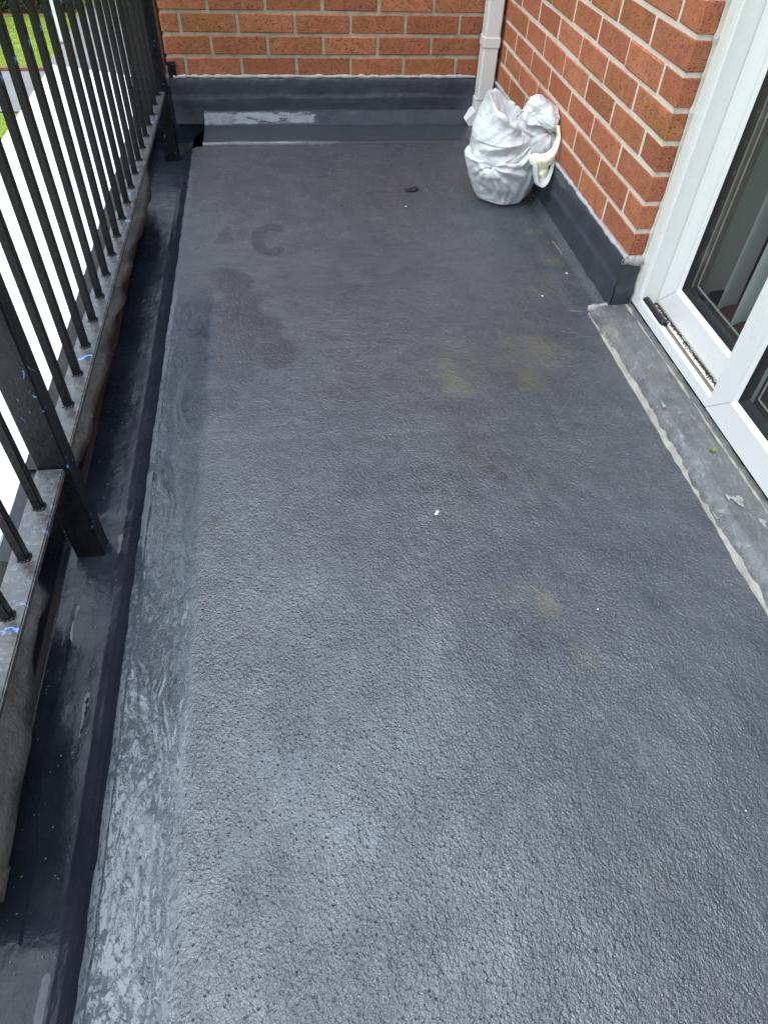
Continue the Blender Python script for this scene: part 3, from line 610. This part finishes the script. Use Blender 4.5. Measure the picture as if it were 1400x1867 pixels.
bar('post', -1.46, -1.40, -4.45, -4.40, -.256, .9645, BLK, .003)
bms = None; w_ = None
ybal = [-2.148+.1048*i for i in range(19)]+[-.075, .025, .12, .205]+[-2.433-.1155*i for i in range(18)]
me_b = None
def baluster_mesh():
    V, F = boxVF(-.008, .008, -.008, .008, 0, .955); me = mesh('baluster', V, F, BLK); bm = bmesh.new(); bm.from_mesh(me)
    bmesh.ops.bevel(bm, geom=bm.edges[:], offset=.0016, segments=2, affect='EDGES')
    # lump of weld at the foot
    for k in range(10):
        a = k*.628; s = .0035+.001*math.sin(k*2.3)
        r_ = bmesh.ops.create_icosphere(bm, subdivisions=1, radius=s); 
        for v in r_['verts']: v.co += Vector((.0095*math.cos(a), .0095*math.sin(a), .0005))
    bm.to_mesh(me); bm.free(); return me
me_b = baluster_mesh()
for y in ybal:
    o = link('baluster', me_b, rail, (cx(y), y, .0098)); o.rotation_euler = (random.uniform(-.002, .002), random.uniform(-.002, .002), .0095+random.uniform(-.03, .03))
# bracket fixing the rail to the end of the back wall
bar('wall_bracket', -1.372, -1.340, -.012, -.0005, .002, .056, BLK, .002)
bar('wall_bracket_arm', -1.3715, -1.3655, -.0005, .055, .011, .045, BLK, .001)

# lead sheet with ragged free edge hanging under the rail
A = [(-1.448,-.50),(-1.44,-.531),(-1.417,-.659),(-1.403,-.798),(-1.407,-.891),(-1.402,-.936),(-1.409,-1.054),(-1.418,-1.126),(-1.422,-1.233),(-1.412,-1.284),(-1.418,-1.367),(-1.427,-1.41),(-1.415,-1.453),(-1.412,-1.491),(-1.428,-1.575),(-1.421,-1.628),(-1.425,-1.672),(-1.418,-1.74),(-1.417,-1.785),(-1.424,-1.904),(-1.427,-1.945),(-1.427,-2.007),(-1.422,-2.056),(-1.434,-2.142),(-1.452,-2.19)]
B = [(-1.47,-2.44),(-1.46,-2.468),(-1.432,-2.51),(-1.439,-2.561),(-1.436,-2.646),(-1.422,-2.701),(-1.415,-2.764),(-1.409,-2.8),(-1.408,-2.875),(-1.403,-2.932),(-1.403,-2.99)]
C = [(-1.396,-2.985),(-1.396,-3.03)]
def flap(pts, label, dz=0, seed=1):
    pts = np.array(pts[::-1]); y = np.linspace(pts[0, 1], pts[-1, 1], max(8, int(abs(pts[-1, 1]-pts[0, 1])/.006))); x = np.interp(y, pts[:, 1], pts[:, 0])
    n = len(y); rows = 9; P = np.zeros((rows, n, 3))
    for i in range(rows):
        f = i/(rows-1); xx = -1.535+(x+1.535)*f
        P[i, :, 0] = xx; P[i, :, 1] = y; P[i, :, 2] = -.122-.028*f**1.5+dz+(.004*noise2(y, y*0+i*.5, 16, seed)+.004*noise2(y, y*0, 30, seed+1)*f)*f
    o = grid('lead_flashing', P, FLAP, thick=.0022); return tag(o, label, 'flashing', 'lead flashings under the railing')
flap(A, "long ragged lead flashing under the railing between the two posts", 0, 3)
flap(B, "torn lead flashing under the railing, in front of the nearer post", .0, 5)
flap([(-1.396,-2.985),(-1.396,-3.03),(-1.404,-3.032),(-1.404,-3.05)][:2], "small square lap of lead flashing at the frame's edge under the railing", .004, 8)
# moss in the gap by the near post
def moss():
    V, F = [], []; r = random.Random(5)
    for i in range(2600):
        x = r.gauss(-1.462, .010); y = r.uniform(-2.27, -2.20)+r.gauss(0, .01); z = -.246+r.uniform(0, .012)+max(0, -1.462-x)*.8; s = r.uniform(.0015, .0035)
        a = r.uniform(0, 6.28); b = Vector((math.cos(a)*s, math.sin(a)*s, r.uniform(-.5, 1)*s)); c = Vector((-math.sin(a)*s*.5, math.cos(a)*s*.5, s)); p = Vector((x, y, z))
        k = len(V); V += [p-b, p+b, p+c]; F.append((k, k+1, k+2))
    o = link('moss', mesh('moss', V, F, flat('moss_green', (.10,.11,.03), .9, 60, .001, (.16,.13,.06)))); tag(o, "green brown moss in the gutter behind the nearer railing post", 'moss', kind='stuff')
moss()
# outlet: dark brown plate and black disc paint the pit's shade
ol = empty('gutter_outlet', (-1.30, -.10, -.25), "dark square gutter outlet hole beside the far railing post", "drain")
box('outlet_box', (-1.33, -1.262, -.245, -.015, -.26, -.247), flat('outlet_pit_dark', (.030,.024,.016), .5, 30), ol, .002)
th = np.linspace(0, 2*math.pi, 24, endpoint=False)
P = np.stack([np.stack([-1.297+r*np.cos(th), -.15+r*np.sin(th)*1.2, np.full(24, z)], -1) for r, z in [(.030,-.2465),(.027,-.242),(.023,-.243),(.022,-.2466)]], 0); grid('outlet_rim', P, flat('rim_rust', (.022,.017,.011), .5), ol, closed=True)
link('outlet_hole', mesh('outlet_hole', [(-1.297+.0222*math.cos(a), -.15+.0266*math.sin(a), -.2462) for a in th], [tuple(range(24))], flat('hole_shade', (.004,.004,.004), .3)), ol)  # flat disc, the darkness inside the hole is painted black

# ------------------------------------------------------------------ white canopy below
cn = empty('porch_canopy', (-1.8, -1.5, -.26), "broad white flat porch canopy just below and outside the railing", "canopy")
xr = lambda y: -1.508+.0345*y
pts = [(xr(-4.6), -4.6), (xr(.74), .74), (-2.085, .99), (-2.15, -4.6)]
def prism(name, pts, z0, z1, mat, parent, bev=.003):
    n = len(pts); V = [(x, y, z0) for x, y in pts]+[(x, y, z1) for x, y in pts]; F = [tuple(range(n))[::-1], tuple(range(n, 2*n))]+[(i, (i+1) % n, n+(i+1) % n, n+i) for i in range(n)]
    me = mesh(name, V, F, mat); bm = bmesh.new(); bm.from_mesh(me); bmesh.ops.recalc_face_normals(bm, faces=bm.faces[:])
    if bev: bmesh.ops.bevel(bm, geom=bm.edges[:], offset=bev, segments=2, affect='EDGES')
    bm.to_mesh(me); bm.free(); return link(name, me, parent)
prism('roof_sheet', pts, -.266, -.22, UPVC2, cn)
# algae-stained joint strip along the inner edge
pts2 = [(xr(-4.6)-.004, -4.6), (xr(.70)-.004, .70), (xr(.70)-.022, .70), (xr(-4.6)-.022, -4.6)]
prism('edge_trim', pts2, -.2195, -.2165, mat_upvc('stained_trim', (.82,.80,.74), algae=.8), cn, .001)
pts3 = [(xr(-4.6)+.03, -4.6), (xr(.70)+.03, .70), (xr(.70)-.30, .70), (xr(-4.6)-.30, -4.6)]
prism('gap_shade_block', [(x-.04, y) for x, y in pts3], -.62, -.2665, BLK, cn, 0)  # added black block standing in for the shaded gap between canopy and gutter

# ------------------------------------------------------------------ downpipe
dp = empty('downpipe', (-.05, -.05, -.16), "square white plastic downpipe in the corner behind the plastic bag", "downpipe")
def sq(name, b, bev=.004, mat=PIPE): return box(name, b, mat, dp, bevel=bev)
sq('pipe', (-.081, -.016, -.086, -.021, -.075, 2.45), .006)
sq('strap', (-.0835, -.0135, -.0885, -.0185, .128, .166), .003)
sq('strap_lug', (-.0135, .0, -.030, -.016, .130, .163), .002)
sq('collar', (-.0845, -.0125, -.0895, -.0175, -.105, -.062), .004)
def shoe():
    a = [(-.083,-.107),(-.0135,-.107),(-.020,-.150),(-.105,-.166),(-.122,-.146)]
    V = [(x, -.0885, z) for x, z in a]+[(x, -.0205, z) for x, z in a]; n = 5
    F = [tuple(range(n)), tuple(range(n, 2*n))[::-1]]+[(i, n+i, n+(i+1) % n, (i+1) % n) for i in range(n) if i != 3]
    me = mesh('shoe', V, F, PIPE); o = link('shoe', me, dp); md = o.modifiers.new('s', 'SOLIDIFY'); md.thickness = .0025
shoe()
bead('joint_seal', np.stack([np.linspace(-.085,-.012, 20), np.full(20, -.0895), np.full(20, -.0615)], 1), .0012, SEALB, dp, 1, 5, 6)

# ------------------------------------------------------------------ plastic bag
bag = empty('plastic_bag', (-.135, -.80, FZ), "crumpled white plastic bag of rubbish slumped against the brick wall in the far corner", "bag")
BC = np.array([-.138, -.800]); RAD = math.radians
def tri(x): return 2*np.abs(2*(x-np.floor(x+.5)))-1
def wrapd(H, deg): return np.mod(H-RAD(deg)+math.pi, 2*math.pi)-math.pi
def fan(U, Z, u0, z0, k, amp, r0, L_, seed, a0=None, aw=1.):
    """straight creases radiating from an anchor point, as film shows where it is pinched"""
    du = U-u0; dz = Z-z0; d = np.hypot(du, dz); a = np.arctan2(dz, du)
    w = a*k/(2*math.pi)+.22*noise2(a*1.7+9, d*9, 1.3, seed)+.13*np.sin(a*3+seed)
    h = np.sin(w*6.283)*.35+tri(w)*.5+tri(w*1.9+.3)*.15*np.clip(.5+2*noise2(a*2+3, d*14, 1., seed+50), 0, 1)
    h = h*np.clip(.45+1.6*noise2(a*1.3+5, d*7+3, 1., seed+60), .05, 1)
    g = np.clip(d/r0, 0, 1)*np.exp(-(d/L_)**2)
    if a0 is not None: g = g*np.exp(-((np.mod(a-RAD(a0)+math.pi, 2*math.pi)-math.pi)/aw)**2)
    return amp*h*g
def facets(U, Z, wl, amp, seed, n=5):
    r = np.random.default_rng(seed); o = 0
    for i in range(n):
        a = r.uniform(.3, 1.2)*(1 if i % 3 else -1); w = wl*r.uniform(.7, 1.6); ph = r.uniform(0, 1)
        q = (U*math.cos(a)+Z*math.sin(a))/w; q = q+.45*noise2(U, Z, .9/wl, seed*7+i)
        gate = np.clip(.35+noise2(U, Z, .6/wl, seed*13+i)*1.3, 0, 1); o = o+gate*tri(q+ph)
    return amp*o/math.sqrt(n)
def film(name, tz, fr, fc, fz, fd, n=300, mat=None, attrs=None, a0=0, a1=2*math.pi, closed=True):
    th = np.linspace(a0, a1, n, endpoint=not closed); T, H = np.meshgrid(tz, th, indexing='ij')
    R = fr(T, H); Z = fz(T, H); ox, oy = fc(T, H); P = np.stack([BC[0]+ox+R*np.cos(H), BC[1]+oy+R*np.sin(H), FZ+Z], -1)
    gx = np.gradient(P, axis=0); gy = np.gradient(P, axis=1)
    if closed: gy[:, 0] = (P[:, 1]-P[:, -1])/2; gy[:, -1] = (P[:, 0]-P[:, -2])/2
    N_ = np.cross(gy, gx); N_ /= np.linalg.norm(N_, axis=-1, keepdims=True)+1e-9
    U = np.mod(H-RAD(72), 2*math.pi)-math.pi; U = U*.12       # 0 in front (252 deg), seam hidden at the back
    P = P+N_*fd(U, Z, T, H)[..., None]
    P[..., 0] = np.minimum(P[..., 0], -.004-.014*(P[..., 2] < -.004)); P[..., 2] = np.maximum(P[..., 2], FZ+.001)
    return grid(name, P, mat or PLA, bag, closed=closed, attrs=attrs(P) if attrs else None)
ss = lambda a, b, x: np.clip((x-a)/(b-a), 0, 1)**2*(3-2*np.clip((x-a)/(b-a), 0, 1))
# lower filled body, its top edge puckered and tucked in
kt = [0,.015,.05,.16,.40,.65,.82,.92,.97,1.]
def r_body(T, H):
    r = np.interp(T, kt, [.0,.070,.092,.103,.122,.134,.134,.126,.114,.100])
    r = r*(1+.03*np.sin(4*H+1.2)*(1-.5*T)+.02*np.sin(7*H+2+3*T)+.035*np.cos(2*H-.6)+.07*np.cos(wrapd(H, 185))*ss(.2, 1, T)+.02*np.sin(3*H+T*3))
    for dg, w, a in ((222, .16, .10), (262, .10, .05), (300, .14, .07), (180, .2, .05), (330, .12, .05)): r = r*(1-a*np.exp(-(wrapd(H, dg)/w)**2)*ss(.75, 1, T))
    return r
def z_body(T, H):
    z = np.interp(T, kt, [.002,.002,.010,.038,.080,.122,.150,.163,.165,.155])
    e = .016*np.exp(-(wrapd(H, 262)/.35)**2)-.022*np.exp(-(wrapd(H, 232)/.20)**2)+.016*np.exp(-(wrapd(H, 200)/.22)**2)+.006*np.sin(9*H)
    return z+e*ss(.45, 1, T)
def d_body(U, Z, T, H):
    g = ss(.02, .12, T)
    o = fan(U, Z, -.035, .155, 11, .0120, .035, .13, 3)+fan(U, Z, .120, .180, 13, .0150, .05, .22, 5)+fan(U, Z, .02, -.02, 9, .0100, .04, .12, 8)+fan(U, Z, -.16, .17, 9, .006, .05, .14, 9)
    o = o+facets(U, Z, .095, .0065, 5)+facets(U, Z, .045, .0030, 55)+facets(U, Z, .022, .0007, 6)
    # one long fold running from the pucker down to the foot
    l = U+.028-.20*np.clip(.10-Z, 0, .1)*(1+3*(.1-Z)); o = o-.007*np.exp(-(l/.0055)**2)*np.clip(1-np.abs(Z-.07)/.085, 0, 1)+.006*np.exp(-((l-.013)/.010)**2)*np.clip(1-np.abs(Z-.07)/.085, 0, 1)
    return o*g
film('bag_body', np.linspace(0, 1, 170), r_body, lambda T, H: (-.012*T, .0*T), z_body, d_body, n=420)
# upper film: hood rising at the left, drawn down towards the right
kk = [0,.08,.25,.5,.75,.92,1.,1.05,1.35]
def r_top(T, H):
    r = np.interp(T, kk, [.098,.119,.126,.116,.105,.100,.096,.089,.055])
    r = r*(1+.10*np.cos(wrapd(H, 200))*ss(.1, .6, T)+.06*np.cos(wrapd(H, -30))*ss(.4, 1, T))
    return r*(1-.10*np.exp(-(wrapd(H, 285)/.5)**2)*ss(.35, 1, T))
def z_top(T, H):
    b = np.interp(T, kk, [.130,.142,.172,.215,.262,.290,.297,.291,.225])
    rim = .040*np.exp(-(wrapd(H, 158)/1.15)**4)+.012*np.exp(-(wrapd(H, 190)/.6)**2)-.066*np.exp(-(wrapd(H, 300)/.72)**2)-.05*np.exp(-(wrapd(H, 30)/.6)**2)
    return b+rim*ss(.15, .95, T)+.003*np.sin(6*H)*ss(.7, 1, T)+.007*noise2(H*2+7, H*0, 2.3, 88)*ss(.6, 1, T)
def d_top(U, Z, T, H):
    g = ss(.0, .10, T)*(1-.6*ss(1.0, 1.1, T))
    o = fan(U, Z, .125, .215, 15, .0160, .05, .28, 13)+fan(U, Z, -.02, .145, 10, .0100, .04, .12, 17)+fan(U, Z, -.10, .42, 9, .010, .05, .18, 19)
    o = o+facets(U, Z, .10, .0060, 15)+facets(U, Z, .042, .0026, 57)+facets(U, Z, .022, .0006, 16)
    # deep swag under the rolled upper edge
    cz = .205+.22*(U+.02)-1.0*(U+.02)**2; o = o-.014*np.exp(-((Z-cz+.022)/.014)**2)*np.exp(-((U-.0)/.07)**2)+.007*np.exp(-((Z-cz-.004)/.008)**2)*np.exp(-((U-.0)/.08)**2)
    return o*g
film('bag_top', np.linspace(0, 1.35, 190), r_top, lambda T, H: (-.014+.012*T, .0*T), z_top, d_top, n=420)
film('bag_inner', np.linspace(0, 1, 50), lambda T, H: .088*np.sqrt(np.clip(1-T**2, 0, 1))+0*H, lambda T, H: (0*T, 0*T), lambda T, H: .225+.02*T+.012*np.sin(3*H)*(1-T), lambda U, Z, T, H: facets(U*(1.2-T), Z+T*.1, .04, .004, 25), n=150)
def patch(name, C, mat, nu=70, nv=50, seed=0, amp=.0025, wl=.03, attrs=None, par=None, thick=.0007):
    """film patch lofted through a grid of hand-placed control points (rows x cols x 3)"""
    C = np.array(C, float); m, n = C.shape[:2]
    def interp(A, k, ax):
        N0 = A.shape[ax]; t = np.linspace(0, N0-1, k); i = np.clip(t.astype(int), 0, N0-2); f = t-i
        A = np.moveaxis(A, ax, 0); g = lambda j: A[np.clip(j, 0, N0-1)]
        f = f.reshape((-1,)+(1,)*(A.ndim-1)); p0, p1, p2, p3 = g(i-1), g(i), g(i+1), g(i+2)
        return np.moveaxis(.5*((2*p1)+(-p0+p2)*f+(2*p0-5*p1+4*p2-p3)*f*f+(-p0+3*p1-3*p2+p3)*f**3), 0, ax)
    P = interp(interp(C, nu, 0), nv, 1); N_ = np.cross(np.gradient(P, axis=0), np.gradient(P, axis=1)); N_ /= np.linalg.norm(N_, axis=-1, keepdims=True)+1e-9
    U = P[..., 0]+P[..., 1]*.5; Z = P[..., 2]; P = P+N_*(facets(U, Z, wl, amp, seed)+facets(U, Z, wl*.4, amp*.3, seed+1))[..., None]
    P[..., 0] = np.minimum(P[..., 0], -.003)
    return grid(name, P, mat, par or bag, thick=thick, attrs=attrs(P) if attrs else None)
def lobe(name, c, rad, seed, mat, attrs=None, sc=(1,1,1), amp=.0075, k=6):
    n, m = 140, 90; th = np.linspace(0, 2*math.pi, n, endpoint=False); ph = np.linspace(.02, math.pi-.02, m); PH, TH = np.meshgrid(ph, th, indexing='ij')
    D_ = np.stack([np.sin(PH)*np.cos(TH), np.sin(PH)*np.sin(TH), np.cos(PH)], -1); R = rad*(1+.10*np.sin(3*TH+seed)*np.sin(PH))
    U = wrapd(TH, 252)*rad; Z = -PH*rad
    R = R+fan(U, Z, .0, -rad*2.6, k, amp*1.3, .02, rad*3, seed)+fan(U, Z, rad*.6, -rad*.3, k, amp, .02, rad*2, seed+3)+facets(U, Z, rad*.9, amp*.5, seed+5)
    P = D_*R[..., None]*np.array(sc)+np.array(c); P[..., 0] = np.minimum(P[..., 0], -.003)
    return grid(name, P, mat, bag, closed=True, attrs=attrs(P) if attrs else None)
PRN = mat_print(None)
patch('printed_fold', [[(-.125,-.795,.095),(-.086,-.800,.140),(-.040,-.800,.130),(-.004,-.800,.100)],[(-.122,-.825,.130),(-.086,-.830,.182),(-.042,-.835,.166),(-.004,-.835,.136)],
  [(-.126,-.862,.141),(-.088,-.874,.166),(-.045,-.878,.166),(-.005,-.880,.134)],[(-.130,-.885,.122),(-.090,-.895,.125),(-.036,-.925,.118),(-.010,-.905,.092)],[(-.110,-.896,.108),(-.070,-.905,.108),(-.040,-.902,.088),(-.018,-.890,.084)]],
  PRN, 110, 110, seed=41, amp=.0062, wl=.034, attrs=lambda P: dict(print=np.clip(1.5-np.linalg.norm(P-np.array([-.050,-.850,.172]), axis=-1)/.026, 0, 1)))
lobe('side_fold', (-.072, -.855, .078), .047, 43, PLA, sc=(1.15,.85,.85), amp=.012)
lobe('side_fold', (-.040, -.885, .040), .050, 47, PLA, sc=(.95,.80,.95), amp=.012)
lobe('side_fold', (-.050, -.880, -.030), .036, 53, PLA, sc=(.85,.9,1.0))
YEL = mat_paint('pale_yellow_plastic', (.76,.76,.56), .35)
# yellow hem hanging off the right side, and the white loop below it
patch('tie_hem', [[(-.030,-.905,.116),(-.018,-.925,.116),(-.005,-.905,.112)],[(-.022,-.910,.098),(-.012,-.935,.096),(-.004,-.910,.094)],[(-.014,-.915,.085),(-.010,-.945,.078),(-.004,-.920,.075)],[(-.026,-.935,.056),(-.018,-.952,.046),(-.008,-.940,.036)],[(-.046,-.945,.040),(-.040,-.962,.024),(-.030,-.956,.004)],[(-.068,-.946,.035),(-.064,-.962,.018),(-.060,-.958,-.006)],[(-.088,-.944,.036),(-.087,-.956,.018),(-.086,-.952,-.004)],[(-.104,-.940,.030),(-.106,-.945,.020),(-.104,-.942,.010)]], YEL, seed=3, amp=.0012)
patch('tie_loop', [[(-.090,-.948,.012),(-.084,-.968,.012),(-.076,-.960,.008)],[(-.086,-.955,-.025),(-.078,-.978,-.025),(-.068,-.965,-.022)],[(-.074,-.960,-.056),(-.068,-.985,-.052),(-.060,-.965,-.040)],[(-.052,-.960,-.068),(-.048,-.985,-.060),(-.046,-.962,-.044)],[(-.030,-.950,-.060),(-.030,-.972,-.050),(-.034,-.955,-.038)],[(-.018,-.935,-.030),(-.018,-.958,-.024),(-.028,-.948,-.018)],[(-.016,-.925,.010),(-.014,-.948,.010),(-.024,-.940,.010)]], PLA, seed=6, amp=.0014)
patch('loop_lining', [[(-.070,-.945,.006),(-.050,-.950,.006),(-.030,-.940,.006)],[(-.066,-.950,-.025),(-.048,-.956,-.025),(-.030,-.945,-.022)],[(-.058,-.955,-.050),(-.046,-.960,-.052),(-.034,-.950,-.045)]], YEL, seed=8, amp=.0022, wl=.014, nu=40, nv=40)

# ------------------------------------------------------------------ litter on the deck
def chip(name, x, y, z, s, mat, label, cat, seed, h=.002, el=1., rot=0, curl=0.):
    r = random.Random(seed); n = 10; V = [(0, 0, h)]
    for i in range(n):
        a = 2*math.pi*i/n; q = s*r.uniform(.55, 1.2); X = q*math.cos(a)*el; Yy = q*math.sin(a); V.append((X*math.cos(rot)-Yy*math.sin(rot), X*math.sin(rot)+Yy*math.cos(rot), h*r.uniform(0, .5)+curl*abs(X)))
    V += [(a, b, c-.0012) for a, b, c in V]; F = [(0, i+1, (i+1) % n+1) for i in range(n)]+[(n+1, n+1+(i+1) % n+1, n+1+i+1) for i in range(n)]+[(i+1, n+1+i+1, n+1+(i+1) % n+1, (i+1) % n+1) for i in range(n)]
    o = link(name, mesh(name, V, F, mat)); o.location = (x, y, z+.002); return tag(o, label, cat)
WH = flat('white_chip', (.75,.74,.70), .6); LF = flat('rotten_leaf', (.008,.007,.006), .7); GRN = flat('green_sprig', (.20,.24,.05), .7)
chip('dead_leaf', -.461, -.73, FZ+.001, .020, LF, "curled black dead leaf on the deck, nearer the far wall than the white bag's front", 'leaf', 3, .008, 1.5, .25, .12)
chip('paint_flake', -.068, -1.383, FZ+.002, .010, WH, "largest white flake, lying by the rubber upstand of the brick wall", 'flake', 4, .004, 1.3, .1)
chip('paint_flake', -.669, -2.359, FZ+.001, .0048, WH, "cream flake lying alone in the middle of the deck", 'flake', 5, .003, 1.4, .8)
chip('paint_flake', -.405, -2.637, FZ+.001, .0019, WH, "tiny round white flake near the algae spots, in front of the door step", 'flake', 6)
chip('paint_flake', -.185, -1.507, FZ+.002, .0042, WH, "small white flake just ahead of the door step's corner", 'flake', 7)
chip('paint_flake', -.508, -.872, FZ+.001, .0035, WH, "white speck on the deck in front of the curled black leaf", 'flake', 8)
chip('paint_flake', -.30, -3.03, FZ+.001, .0017, WH, "white speck nearest the camera, towards the door side", 'flake', 9)
def sprig():
    V, F = [], []; r = random.Random(2)
    for i in range(26):
        a = r.uniform(-.9, .9)+(3.14 if i % 2 else 0); L_ = r.uniform(.005, .012); w = .0012; p = Vector((r.uniform(-.004, .004), r.uniform(-.004, .004), .0)); d = Vector((math.cos(a)*L_, math.sin(a)*L_, r.uniform(.001, .004))); q = Vector((-math.sin(a)*w, math.cos(a)*w, 0))
        k = len(V); V += [p-q, p+q, p+d*.6+q*.8, p+d, p+d*.6-q*.8]; F.append((k, k+1, k+2, k+3, k+4))
    o = link('moss_sprig', mesh('moss_sprig', V, F, GRN)); o.location = (.004, -2.255, -.1355); tag(o, "small tuft of green moss lying on the lead door step", 'moss')
sprig()
n = 12; t = np.linspace(0, 1, n)
o = bead('dry_stalk', np.stack([-.050+.004*t, -1.165-.10*t, FZ+.006+.002*np.sin(t*3)], 1), .0009, flat('straw', (.42,.34,.18), .7), None, 1, 3, 5, .1); tag(o, "thin dry straw stalk lying along the foot of the right wall", 'stalk')

def grit_dust():
    r = random.Random(8); V, F = [], []
    def put(x, y, z, s):
        a = r.uniform(0, 6.28); k = len(V); h = s*r.uniform(.3, .9)
        for q in range(4): V.append((x+s*math.cos(a+q*1.57)*r.uniform(.6, 1.3), y+s*math.sin(a+q*1.57)*r.uniform(.6, 1.3), z))
        V.append((x, y, z+h)); F.extend([(k+q, k+(q+1) % 4, k+4) for q in range(4)])
    for i in range(420): put(-.045-abs(r.gauss(0, .03)), r.uniform(-1.6, -.1), FZ+.001+.004, r.uniform(.0006, .0018))
    for i in range(260): put(-.090-abs(r.gauss(0, .015)), r.uniform(-3.2, -1.6), FZ+.0005, r.uniform(.0005, .0016))
    for i in range(520): put(r.uniform(-1.20, -.12), r.uniform(-3.1, -.35), FZ+.0015, r.uniform(.0005, .0013))
    for i in range(240): put(r.uniform(-1.45, -1.34), r.uniform(-3.1, -.3), -.2515, r.uniform(.0006, .002))
    for i in range(160): put(r.uniform(-1.23, -.1), -.28-abs(r.gauss(0, .03)), FZ+.001, r.uniform(.0006, .0018))
    for i in range(260): put(r.uniform(-.05, .045), r.uniform(-3.0, -1.63), -.1385, r.uniform(.0006, .0018))
    me = mesh('grit', V, F, flat('grit_mat', (.30,.28,.24), .9, 900, .0, (.04,.035,.03))); tag(link('grit', me), "fine pale and dark grit scattered over the wet deck and door step", 'grit', kind='stuff')
grit_dust()

# ------------------------------------------------------------------ ground below, beyond the railing
GZ = -3.
LAWN = M('lawn_turf', (.2,.3,.04), .9); c = LAWN.coord(); LAWN.color(LAWN.mix(LAWN.ramp(LAWN.noise(c, 1.3, 6, .7), .35, .7), (.19,.27,.025), (.26,.33,.045))); LAWN.bump([(LAWN.noise(c, 20, 4), .03)]); LAWN = LAWN.m
def sheet(name, x0, x1, y0, y1, z, mat):
    o = link(name, mesh(name, [(x0,y0,z),(x1,y0,z),(x1,y1,z),(x0,y1,z)], [(0,1,2,3)], mat)); return tag(o, kind='structure')
sheet('ground', -300, 300, -300, 300, GZ-.02, LAWN)
TAR = flat('pale_tarmac', (.20,.195,.185), .85, 3, .004, (.15,.145,.135))
sheet('garden_path', -60, -4.85, 9.05, 11.05, GZ, TAR)
PAT = M('brushed_concrete', (.3,.3,.29), .85); c = PAT.coord((1, .2, 1)); PAT.color(PAT.mix(PAT.ramp(PAT.noise(c, 5, 7, .75), .35, .7), (.22,.22,.215), (.11,.11,.11))); PAT = PAT.m
sheet('patio', -4.85, 3, -1, 15.6, GZ+.004, PAT)
kb = flat('brown_edging', (.20,.12,.07), .9)
V, F = boxVF(-60, -4.86, 11.05, 11.16, GZ-.02, GZ+.05); tag(link('path_edging', mesh('path_edging', V, F, kb)), "low brown edging between the lawn and the tarmac path", 'edging')
def grass():
    N = 60000; x = rng.uniform(-8.2, -4.87, N); y = rng.uniform(6.5, 14.9, N); ok = (y < 9.0) | (y > 11.18); x, y = x[ok], y[ok]; n = len(x)
    a = rng.uniform(0, 6.28, n); h = rng.uniform(.02, .055, n); w = .004; lx, ly = rng.normal(0, .018, n), rng.normal(0, .018, n)
    V = np.zeros((n, 3, 3)); V[:, 0] = np.stack([x-w*np.cos(a), y-w*np.sin(a), np.full(n, GZ-.02)], 1); V[:, 1] = np.stack([x+w*np.cos(a), y+w*np.sin(a), np.full(n, GZ-.02)], 1); V[:, 2] = np.stack([x+lx, y+ly, GZ-.02+h], 1)
    me = bpy.data.meshes.new('grass'); me.from_pydata(V.reshape(-1, 3).tolist(), [], np.arange(3*n).reshape(-1, 3).tolist()); me.materials.append(flat('grass_blade', (.22,.32,.03), .7, 2, .0, (.30,.36,.06)))
    tag(link('grass', me), "bright green mown grass of the lawn below the balcony", 'grass', kind='stuff')
grass()
def hedge():
    h = empty('hedge', (-9, 15.9, GZ), "dark green leafy hedge at the back of the lawn", 'hedge')
    N = 26000; x = rng.uniform(-13, -4.95, N); u = rng.uniform(0, 1, N); z = GZ+rng.uniform(0, 1.8, N); y = 14.95+.22*noise2(x, z, 1.7, 5)+rng.exponential(.10, N); a = rng.normal(size=(N, 3)); a /= np.linalg.norm(a, axis=1)[:, None]; b = np.cross(a, rng.normal(size=(N, 3))); b /= np.linalg.norm(b, axis=1)[:, None]
    s = rng.uniform(.02, .05, N)[:, None]; p = np.stack([x, y, z], 1); V = np.stack([p-a*s, p+b*s*.5, p+a*s, p-b*s*.5], 1)
    me = bpy.data.meshes.new('foliage'); me.from_pydata(V.reshape(-1, 3).tolist(), [], np.arange(4*N).reshape(-1, 4).tolist()); me.materials.append(flat('hedge_leaf', (.045,.075,.02), .6, 3, .0, (.02,.035,.012)))
    link('foliage', me, h)
    V, F = boxVF(-13, -5.0, 15.3, 16.4, GZ-.02, GZ+1.7); link('branches', mesh('branches', V, F, flat('hedge_core', (.012,.012,.006), .9)), h)
    V, F = boxVF(-13, -4.95, 14.7, 15.3, GZ-.02, GZ-.006); link('leaf_litter', mesh('leaf_litter', V, F, flat('litter_brown', (.20,.12,.06), .9, 12)), h)
hedge()
pl = empty('white_pole', (-4.85, 12.78, GZ), "tall white pole standing at the edge of the patio below", 'pole')
box('shaft', (-4.89, -4.80, 12.74, 12.82, GZ+.03, GZ+2.6), UPVC2, pl, .005); box('foot', (-4.94, -4.75, 12.69, 12.87, GZ, GZ+.03), PAT, pl, .003)
gw = empty('garden_wall', (-2, 15.7, GZ), "low orange brick wall with a sandy base at the far side of the patio", 'wall')
V, F = boxVF(-4.80, 3, 15.66, 15.9, GZ+.16, GZ+1.5); link('mortar', mesh('mortar', V, F, MO_R), gw)
V, F = boxVF(-4.85, 3, 15.60, 15.92, GZ, GZ+.16); link('base_course', mesh('base_course', V, F, flat('sandstone', (.50,.42,.28), .8)), gw)
gb = []
for r in range(17):
    for s, e in course_joints(-4.80, 3, -4.8+(.11 if r % 2 else 0)): z = GZ+.165+.075*(r+.5); gb.append(boxVF(s, e, 15.65, 15.70, z-.0325, z+.0325))
V, F = joinVF(gb); o = link('brickwork', mesh('brickwork', V, F, BR_D), gw); o['kind'] = 'stuff'
